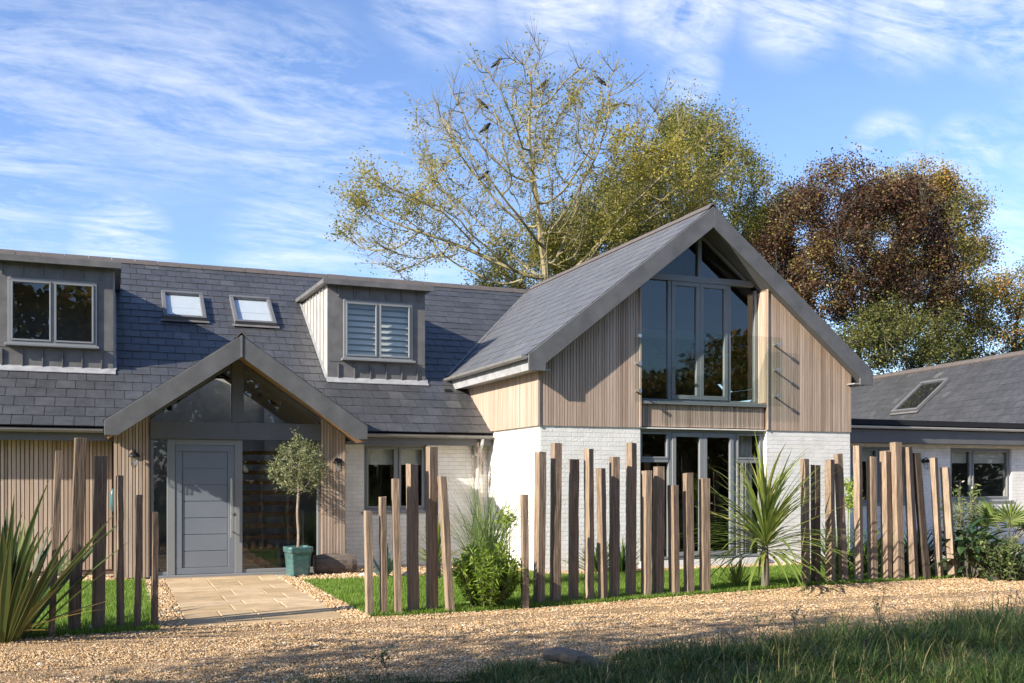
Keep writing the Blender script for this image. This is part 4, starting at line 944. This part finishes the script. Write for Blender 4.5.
# ------------------------------------------------------------------ trees
def grow(path, att, infl, kill, step, maxit=160, jit=.12, up=.0):
    nodes = [np.array(p, float) for p in path]; par = [-1] + list(range(len(path)-1)); att = np.array(att)
    A = np.array(nodes); d = np.linalg.norm(att[:, None]-A[None], axis=2); near = d.argmin(1); dist = d.min(1)
    for it in range(maxit):
        act = dist < infl
        if not act.any(): break
        ids = np.unique(near[act]); new = []; An = np.array(nodes)
        vec = att - An[near]; vec /= np.linalg.norm(vec, axis=1)[:, None] + 1e-9
        for i in ids:
            v = vec[act & (near == i)].sum(0) + np.array([0,0,up]) + rng.normal(0, jit, 3); v /= np.linalg.norm(v) + 1e-9; new.append(An[i] + v*step)
        b = len(nodes); nodes += new; par += ids.tolist(); Nn = np.array(new)
        d = np.linalg.norm(att[:, None]-Nn[None], axis=2); m_ = d.min(1); am = d.argmin(1) + b; bt = m_ < dist; near = np.where(bt, am, near); dist = np.minimum(dist, m_)
        k = dist > kill; att, near, dist = att[k], near[k], dist[k]
        if len(att) == 0: break
    return np.array(nodes), np.array(par)
def radii(par, tip, ex=2.2):
    n = len(par); acc = np.zeros(n)
    for i in range(n-1, -1, -1):
        if acc[i] == 0: acc[i] = tip**ex
        if par[i] >= 0: acc[par[i]] += acc[i]
    return acc ** (1/ex)
def limbs(nodes, par, rad, sides=5, skip=0):
    i = np.where(par >= 0)[0]; a, b = nodes[par[i]], nodes[i]; ra, rb = np.minimum(rad[par[i]], rad[i]*1.6), rad[i]
    d = b - a; d /= np.linalg.norm(d, axis=1)[:, None] + 1e-9; ref = np.where(np.abs(d[:, 2:3]) > .9, [[1.,0,0]], [[0,0,1.]]); x = np.cross(d, ref); x /= np.linalg.norm(x, axis=1)[:, None]; y = np.cross(d, x)
    V = []
    for p, r_ in ((a - d*ra[:,None]*.3, ra), (b, rb)):
        for k in range(sides): t_ = 2*PI*k/sides; V.append(p + (x*math.cos(t_)+y*math.sin(t_))*r_[:, None])
    V = np.stack(V, 1).reshape(-1, 3); base = np.arange(len(i))*2*sides
    Fc = np.concatenate([np.stack([base+k, base+(k+1)%sides, base+sides+(k+1)%sides, base+sides+k], 1) for k in range(sides)])
    return V, Fc, np.tile(rng.random(len(i)), sides)
def inpoly(x, y, poly):
    c = np.zeros(len(x), bool); n = len(poly)
    for i in range(n):
        x1, y1 = poly[i]; x2, y2 = poly[i-1]; s_ = ((y1 > y) != (y2 > y)) & (x < (x2-x1)*(y-y1)/(y2-y1+1e-9)+x1); c ^= s_
    return c
def outline_pts(poly, D, depth, n):
    """points filling a crown: its outline at the tree's own distance, with real depth (thinner toward the outline)"""
    P = np.array(poly, float); out = []; cx, cy = P.mean(0)
    while len(out) < n:
        x = rng.uniform(P[:,0].min(), P[:,0].max(), 4000); y = rng.uniform(P[:,1].min(), P[:,1].max(), 4000); k = inpoly(x, y, poly)
        for a, b in zip(x[k], y[k]):
            e = 1 - .6*min(1, math.hypot((a-cx)/(np.ptp(P[:,0])/2), (b-cy)/(np.ptp(P[:,1])/2)))
            Dd = D + rng.uniform(-1, 1)*depth*e; p = at(a, b, D); q = Vector((ray(a)[0], ray(a)[1], 0)).normalized()*(Dd-D); out.append(tuple(p+q))
            if len(out) >= n: break
    return np.array(out)
def tree(name, label, poly, D, depth, trunk_px, fork_y, natt, kill, step, nleaf, lsz, lm, bark, tip=.018, twigs=0, spread=.45, dens=None, group='trees behind the house', sides=5, infl=14, extra=None, clump=None):
    dx, dy = ray(trunk_px); base = np.array([dx*D, dy*D, 0]); topz = CZ + (HOR-fork_y)/F*D
    t = thing(name, tuple(base), label, 'tree', group)
    npth = max(3, int(topz/step)); path = [base + np.array([.15*math.sin(k*.7), .1*math.cos(k*.9), topz*k/npth]) for k in range(npth+1)]
    att = outline_pts(poly, D, depth, natt); nodes, par = grow(path, att, infl, kill, step)
    rad = radii(par, tip); tb = MB(); tb.arr(*limbs(nodes, par, rad, sides))
    ends = np.where((rad < tip*2.2) & (nodes[:,2] > topz))[0]
    tipsp = nodes[ends]
    if twigs:
        i = rng.choice(ends, twigs); a = nodes[i]; dirn = a - nodes[np.maximum(par[i],0)]; dirn /= np.linalg.norm(dirn,axis=1)[:,None]+1e-9; dirn += rng.normal(0,.45,(twigs,3)); dirn[:,2] += .25; dirn /= np.linalg.norm(dirn,axis=1)[:,None]
        b = a + dirn*rng.uniform(.35,.95,(twigs,1)); nn = np.concatenate([a,b]); pp = np.concatenate([np.full(twigs,-1), np.arange(twigs)]); rr = np.concatenate([np.full(twigs,tip*.8), np.full(twigs,tip*.35)])
        tb.arr(*limbs(nn, pp, rr, 3)); tipsp = np.concatenate([tipsp, b, (a+b)/2])
    tb.build('trunk', bark, t)
    wgt = np.ones(len(tipsp)) if dens is None else dens(tipsp)
    # uneven crown: whole clumps denser or thinner, lighter or darker
    nc = 110; cc = tipsp[rng.integers(0, len(tipsp), nc)]; cw = rng.gamma(1.6, 1, nc) if clump is None else rng.gamma(clump, 1, nc); cr = rng.uniform(-.25,.25,nc)
    lab = ((tipsp[:,None]-cc[None])**2).sum(2).argmin(1); wgt = wgt*cw[lab]; wgt /= wgt.sum()
    i = rng.choice(len(tipsp), nleaf, p=wgt); P = tipsp[i] + rng.normal(0, spread, (nleaf,3))*np.array([1,1,.75])
    f = MB(); f.arr(*leafcloud(P, lsz[0], lsz[1], .15, R=rng.beta(2,2,nleaf) + cr[lab[i]])); f.build('crown', lm, t)
    return t, nodes, rad
ASH = [(338,205),(362,170),(402,186),(432,150),(404,116),(440,90),(478,64),(530,52),(592,68),(640,98),(702,114),(735,128),(752,170),(730,200),(690,205),(620,250),(560,288),(500,285),(440,262),(412,282),(372,268),(340,240)]
def ash_d(P):
    D = P[:,0]*SA + P[:,1]*CA; x = 512 + F*(P[:,0]*CA - P[:,1]*SA)/D; y = HOR - F*(P[:,2]-CZ)/D
    return np.clip(.22 + (x-430)/330*.8 + (y-120)/160*.5 + (x < 420)*.7, .12, 2)
_, an, ar = tree('ash_tree', 'tall half-bare tree with wide pale branches and dark birds behind the house', ASH, 38, 4.5, 548, 318, 1900, .70, .40, 27000, (.13,.06), M['leaf_ash'], M['ashbark'], .015, 4200, .15, ash_d, clump=1.0)
tree('birch_tree', 'yellow green leafy tree right behind the gable peak', [(600,260),(620,190),(655,165),(650,135),(676,106),(702,112),(730,138),(762,156),(790,172),(800,210),(795,262),(760,300),(650,300)], 45, 4.5, 706, 262, 620, .95, .5, 62000, (.115,.065), M['leaf_yellow'], M['ashbark'], .018, 3000, .27, clump=1.1)
tree('lime_tree', 'loose green tree low behind the ridge left of the gable peak', [(470,300),(492,255),(520,235),(552,215),(600,200),(640,190),(660,240),(620,300),(540,310)], 42, 4, 560, 320, 420, .95, .45, 46000, (.11,.06), M['leaf_yellow'], M['ashbark'], .017, 1800, .27, clump=1.2)
tree('yew_tree', 'dark evergreen behind the slate slope between the bare tree and gable', [(548,270),(562,225),(590,195),(618,178),(650,172),(690,190),(705,230),(690,270),(600,290)], 47, 4, 632, 300, 420, 1.0, .5, 56000, (.12,.06), M['leaf_dark'], M['ashbark'], .02, 900, .30)
tree('copper_beech', 'broad dark copper-leaved tree behind the right slope of the gable', [(742,285),(752,250),(768,225),(782,200),(802,180),(830,172),(862,176),(892,184),(924,186),(946,208),(956,250),(960,310),(958,372),(880,392),(810,360),(765,315)], 40, 4.5, 862, 335, 900, .9, .45, 105000, (.11,.065), M['leaf_copper'], M['bark'], .015, 4000, .25, clump=1.2)
tree('oak_tree', 'olive green tree showing beyond the right side of the copper tree', [(850,230),(868,195),(880,172),(905,176),(940,172),(965,190),(992,215),(1000,245),(985,290),(1000,330),(985,370),(900,380)], 48, 4.5, 940, 335, 560, 1.0, .5, 50000, (.12,.07), M['leaf_autumn'], M['ashbark'], .018, 2200, .27, clump=1.2)
tree('maple_tree', 'autumn-tinted bushy tree at the right edge above the wing roof', [(948,380),(958,320),(975,290),(1000,275),(1030,262),(1070,270),(1090,320),(1085,380),(1000,392)], 42, 4, 1020, 372, 320, .95, .45, 34000, (.11,.065), M['leaf_autumn'], M['bark'], .016, 1000, .26)
tree('holly_tree', 'small dark tree low between the copper tree and the wing ridge', [(800,345),(840,335),(885,312),(930,318),(965,335),(968,375),(900,392)], 37, 3, 905, 372, 220, .9, .45, 28000, (.10,.055), M['leaf_dark'], M['bark'], .016, 500, .25)

# birds in the bare tree
def bird(px, py, lab, flip):
    tgt = np.array(at(px, py, 38)); i = np.argmin(((an-tgt)**2).sum(1)); p = Vector(an[i]) + Vector((0,0,ar[i]))
    m_ = MB(); s_ = flip; bx = Vector((CA, -SA, 0))*s_*1.25; up = Vector((0,0,1.35)); P0 = p + up*.03
    pts = [P0 - bx*.19 + up*-.03, P0 - bx*.10 + up*.05, P0 + up*.10, P0 + bx*.06 + up*.16, P0 + bx*.09 + up*.21, P0 + bx*.13 + up*.225, P0 + bx*.155 + up*.225, P0 + bx*.21 + up*.212]
    m_.tube(pts, [.02,.06,.088,.075,.05,.05,.025,.004], 10)
    for q in (-.02,.02): m_.tube([P0 + up*.06 + Vector((0,q,0)), p + Vector((0,q,0)) - up*.01], .006, 4)
    tag(m_.build('bird', M['crow'], smooth=True, loc=tuple(p)), lab, 'bird', 'dark birds perched in the bare tree')
bird(488,62,'black bird near the top left of the bare tree',1); bird(487,91,'black bird on the left branches just below the uppermost one',-1); bird(546,93,'black bird near the middle top of the bare tree',1)
bird(601.5,81.5,'black bird on the upper right branches of the bare tree',-1); bird(500.6,144,'black bird halfway up the bare tree, left of its stems',1); bird(486.7,184,'lowest black bird, on the left limb of the bare tree',1)

# olive in a glazed pot
pc = Vector((*on_y(298, 576, 16.0).xy, .012)); m_ = MB()
def sq(h, z, c=.04): return [pc + Vector((x, y, z)) for x, y in ((-h+c,-h),(h-c,-h),(h,-h+c),(h,h-c),(h-c,h),(-h+c,h),(-h,h-c),(-h,-h+c))]
lv = [(.15,0),(.155,.02),(.18,.36),(.185,.37),(.195,.375),(.20,.45),(.193,.465),(.178,.465),(.174,.43)]; vs = [q for h, z in lv for q in sq(h, z)]
fs = [(i*8+k, i*8+(k+1)%8, (i+1)*8+(k+1)%8, (i+1)*8+k) for i in range(len(lv)-1) for k in range(8)] + [tuple(range(len(lv)*8-8, len(lv)*8)), tuple(range(7,-1,-1))]
rot = Matrix.Rotation(.12, 3, 'Z'); vs = [pc + rot @ (q-pc) for q in vs]
m_.add(vs, fs); t = thing('planter', pc, 'square tapered teal glazed pot holding the olive beside the front door', 'plant pot'); m_.build('pot_body', M['pot'], t, bevel=.006)
m_ = MB(); m_.add([pc + rot @ (q-pc) for q in sq(.173, .436)], [tuple(range(8))]); m_.build('soil', M['gravel'], t)
ob = pc + Vector((0,0,.436)); t = thing('olive_tree', ob, 'standard olive with round grey green crown in the teal pot', 'olive tree')
cc = ob + Vector((.0,0,1.30)); a_ = rng.normal(0,1,(420,3)); a_ /= np.linalg.norm(a_,axis=1)[:,None]; a_ *= (rng.random((420,1))**.45)*np.array([[.49,.47,.46]]); a_ = np.concatenate([a_ + np.array(cc), np.array(cc)+np.array([[-.03,0,.5],[-.04,0,.56],[.4,0,.2],[-.42,0,.1],[.42,0,-.15],[.3,0,.38]])])
npth = 14; path = [np.array(ob)+np.array([.008*math.sin(k*.6), .006*math.cos(k*.7), .98*k/npth]) for k in range(npth+1)]; nd, pr = grow(path, a_, 2, .07, .05, 80); rd = radii(pr, .0032, 2.3)
m_ = MB(); m_.arr(*limbs(nd, pr, rd, 6)); m_.build('trunk', M['olivebark'], t)
i = np.where((rd < .006) & (nd[:,2] > ob.z+.9))[0]; nl = 4000; j = rng.choice(i, nl); m_ = MB(); m_.arr(*leafcloud(nd[j] + rng.normal(0,.035,(nl,3)), .06, .016, -.1)); m_.build('crown', M['olive'], t)

# weathered block by the pillar, log in the grass, edging board, stones
p0 = on_y(335, 577, 16.15); m_ = MB(); n_ = 9; rings = []
for k in range(n_):
    x = -.33 + .66*k/(n_-1); 
    for j in range(14):
        a_ = 2*PI*j/14; sy, sz = math.cos(a_), math.sin(a_); q = 1/max(abs(sy),abs(sz))**.55; e = .9 if k in (0,n_-1) else 1
        rings.append(Vector((p0.x + x, p0.y + .17*sy*q*e*random.uniform(.94,1.05), .165 + .165*sz*q*e*random.uniform(.93,1.06))))
m_.add(rings, [(i*14+k, i*14+(k+1)%14, (i+1)*14+(k+1)%14, (i+1)*14+k) for i in range(n_-1) for k in range(14)] + [tuple(range(13,-1,-1)), tuple(range((n_-1)*14, n_*14))], r=.3)
tag(m_.build('timber_block', M['log'], loc=(p0.x,p0.y,0)), 'chunky weathered timber block lying between the teal pot and white wall', 'timber block')
p0 = on_z(568, 667); m_ = MB(); rr = Vector((CA,-SA,0))
zb_ = max(vergeh(p0.x, p0.y), 0) + .02
m_.tube([p0 - rr*.20 + Vector((0,0,zb_+.09)), p0 - rr*.08 + Vector((0,-.02,zb_+.085)), p0 + rr*.08 + Vector((0,-.06,zb_+.055)), p0 + rr*.22 + Vector((0,-.12,zb_-.01))], [.05,.062,.066,.05], 12, r=.8)
tag(m_.build('log', M['log'], smooth=True, loc=(p0.x,p0.y,0)), 'grey weathered log half sunk in the long grass at the bottom', 'log')
a_, b_ = on_z(114, 628.5), on_z(160, 626.5); m_ = MB(); m_.beam(a_+Vector((0,0,.01)), b_+Vector((0,0,.01)), .05, .05, r=.7); tag(m_.build('edging_board', M['post'], loc=tuple(a_)), 'low timber edging board at the feet of three slim stakes', 'edging')
def rock(px, py, s_, lab):
    p = on_z(px, py); m_ = MB(); V = []; n1, n2 = 7, 10
    for i in range(n1):
        th = PI*i/(n1-1)
        for j in range(n2): ph = 2*PI*j/n2; k = random.uniform(.8,1.12); V.append(p + Vector((math.sin(th)*math.cos(ph)*s_*1.3*k, math.sin(th)*math.sin(ph)*s_*k, s_*.35 + math.cos(th)*s_*.75*k)))
    m_.add(V, [(i*n2+j, (i+1)*n2+j, (i+1)*n2+(j+1)%n2, i*n2+(j+1)%n2) for i in range(n1-1) for j in range(n2)]); tag(m_.build('stone', M['rock'], smooth=False, loc=tuple(p)), lab, 'stone')
rock(94, 630, .05, 'small white stone at the foot of the broad square stake'); rock(408, 576, .07, 'pale rounded stone in the border under the small window')
rock(462, 577, .08, 'grey stone in the border behind the bright green shrub'); rock(363, 577, .06, 'small pale stone beside the weathered timber block')

# ------------------------------------------------------------------ trees on the road side: they shade the drive and show in the panes
def shade_tree(x, y, h, r_, n, label, lm, sz=.16, zb=None):
    t = thing('roadside_tree', (x, y, 0), label, 'tree', 'trees on the road side'); c_ = np.array([x, y, h]); a_ = rng.normal(0,1,(150,3)); a_ /= np.linalg.norm(a_,axis=1)[:,None]; a_ = a_*(rng.random((150,1))**.4)*np.array([r_,r_,r_*.8]) + c_
    path = [np.array([x,y,(h-r_*.7)*k/8]) for k in range(9)]; nd, pr = grow(path, a_, 9, .6, .45, 60); rd = radii(pr, .02); m_ = MB(); m_.arr(*limbs(nd, pr, rd, 5)); m_.build('trunk', M['bark'], t)
    i = np.where(rd < .06)[0]; j = rng.choice(i, n); m_ = MB(); m_.arr(*leafcloud(nd[j]+rng.normal(0,.4,(n,3)), sz, sz*.55)); m_.build('crown', lm, t)
shade_tree(-6.4, 5.2, 4.9, 1.7, 2600, 'leafy roadside tree just left of the viewpoint', M['leaf_yellow'])
shade_tree(-10.8, 3.0, 6.6, 2.2, 2000, 'taller roadside tree further left of the viewpoint', M['leaf_autumn'])
shade_tree(-4.2, 4.4, 4.2, 1.5, 1900, 'small roadside tree closest to the viewpoint', M['leaf_yellow'])
shade_tree(-7.6, 2.6, 8.6, 2.3, 2100, 'tallest roadside tree behind the two nearer ones', M['leaf_autumn'])
shade_tree(-3.2, 6.0, 5.4, 1.2, 420, 'thin-crowned roadside sapling nearest the drive', M['leaf_yellow'])
P = np.stack([rng.uniform(-45, 65, 110000), rng.uniform(-30, -20, 110000), rng.random(110000)], 1); hgt = np.interp(P[:,0], [-45,-20,2,9,22,34,48,65], [13,15,14,9,7.5,9,10,9]) + 1.5*np.sin(P[:,0]*.35) + 1.0*np.sin(P[:,0]*.83+1); P[:,2] = P[:,2]**.8*hgt
m_ = MB(); m_.arr(*leafcloud(P, .5, .34, .1)); tag(m_.build('far_wood', M['leaf_autumn']), 'belt of woodland across the road behind the viewpoint', 'wood', kind='stuff')

# ------------------------------------------------------------------ sky, sun, camera
SUN = Vector((-1.0, -.29, .56)).normalized(); el = math.asin(SUN.z); rot_ = math.atan2(SUN.x, SUN.y)
wd = bpy.data.worlds.new('World'); S.world = wd; wd.use_nodes = True; nt = wd.node_tree; bg = nt.nodes['Background']
sky = N(nt, 'ShaderNodeTexSky', sky_type='NISHITA', sun_disc=False); sky.sun_elevation = el; sky.sun_rotation = rot_ % (2*PI); sky.air_density = 1.0; sky.dust_density = .6; sky.ozone_density = 2.0; sky.altitude = 50
tc = N(nt, 'ShaderNodeTexCoord')
# cirrus: direction projected on a high plane, gathered into a few patches of the sky
sp = N(nt, 'ShaderNodeSeparateXYZ'); nt.links.new(tc.outputs['Generated'], sp.inputs[0])
def math_(op, a, b=None, clamp=False):
    n = N(nt, 'ShaderNodeMath', operation=op, use_clamp=clamp)
    for i, v in enumerate((a, b)):
        if v is None: continue
        if hasattr(v, 'links'): nt.links.new(v, n.inputs[i])
        else: n.inputs[i].default_value = v
    return n.outputs[0]
zz = math_('ADD', sp.outputs[2], .15)
cb_ = N(nt, 'ShaderNodeCombineXYZ'); nt.links.new(math_('DIVIDE', sp.outputs[0], zz), cb_.inputs[0]); nt.links.new(math_('DIVIDE', sp.outputs[1], zz), cb_.inputs[1])
def layer(rotz, scl, loc, sc, det, rough, dist):
    mp = N(nt, 'ShaderNodeMapping'); nt.links.new(cb_.outputs[0], mp.inputs[0]); mp.inputs['Rotation'].default_value = (0,0,math.radians(rotz)); mp.inputs['Scale'].default_value = (*scl, 1); mp.inputs['Location'].default_value = loc
    n = N(nt, 'ShaderNodeTexNoise', Scale=sc, Detail=det, Roughness=rough, Distortion=dist); nt.links.new(mp.outputs[0], n.inputs['Vector']); return n.outputs['Fac']
streak = layer(-24, (.7, 2.0), (3.1, 1.7, 0), 2.6, 12, .66, 1.1)
mottle = layer(30, (1.0, 1.8), (1.3, 4.2, 0), 17.0, 6, .62, .5)
tex = math_('ADD', math_('MULTIPLY', streak, .74), math_('MULTIPLY', mottle, .26))
def patch(px, py, deg, amp):
    dx, dy = ray(px); d_ = Vector((dx, dy, (HOR-py)/F)).normalized()
    vm_ = N(nt, 'ShaderNodeVectorMath', operation='DOT_PRODUCT'); nt.links.new(tc.outputs['Generated'], vm_.inputs[0]); vm_.inputs[1].default_value = d_
    mr = N(nt, 'ShaderNodeMapRange', interpolation_type='SMOOTHSTEP'); nt.links.new(vm_.outputs['Value'], mr.inputs[0])
    mr.inputs[1].default_value = math.cos(math.radians(deg)); mr.inputs[2].default_value = 1; mr.inputs[3].default_value = 0; mr.inputs[4].default_value = amp; return mr.outputs[0]
tot = None
for q in ((20,75,9,.36),(170,75,7.5,.40),(290,110,6.5,.44),(380,140,4,.40),(440,-10,4.5,.5),(560,-15,4.6,.8),(680,-15,4.4,.8),(800,-12,4.2,.75),(920,-12,4.6,.8),(1030,-8,4.6,.75),(690,75,2.0,.5),(120,240,3.2,.6),(300,248,5,.42),(420,258,3.5,.35),(885,150,2.3,.6),(965,158,2.5,.55),(1015,250,4,.5),(1150,150,8,.5),(-200,120,14,.6)):
    v_ = patch(*q); tot = v_ if tot is None else math_('MAXIMUM', tot, v_)
base_ = math_('ADD', tot, .02)
fac = math_('MULTIPLY', math_('ADD', math_('MULTIPLY', math_('SUBTRACT', tex, .45), 4.4), .16, True), base_, True)
blue = mixc(nt, sky.outputs[0], (.82, .88, 1.06), 1.0, 'MULTIPLY')
mx = mixc(nt, blue, (5.2, 5.35, 5.6), fac); nt.links.new(mx, bg.inputs[0]); bg.inputs[1].default_value = .115
sl = bpy.data.lights.new('sun', 'SUN'); sl.energy = 4.7; sl.angle = math.radians(.5); sl.color = (1, .925, .815); so_ = bpy.data.objects.new('sun', sl); COL.objects.link(so_); so_.rotation_euler = (-SUN).to_track_quat('-Z', 'Y').to_euler(); so_.location = (-30, -10, 20)
cd = bpy.data.cameras.new('camera'); co = bpy.data.objects.new('camera', cd); COL.objects.link(co); co.location = (0, 0, CZ); co.rotation_euler = (PI/2, 0, -YAW); cd.lens = 35; cd.sensor_width = 36; cd.shift_y = (HOR - 341.5)/1024; cd.clip_end = 2000; S.camera = co
S.view_settings.view_transform = 'Standard'; S.view_settings.look = 'None'; S.view_settings.exposure = 1.08; S.view_settings.gamma = 1
S.render.engine = 'CYCLES'; S.cycles.max_bounces = 8; S.cycles.transparent_max_bounces = 16
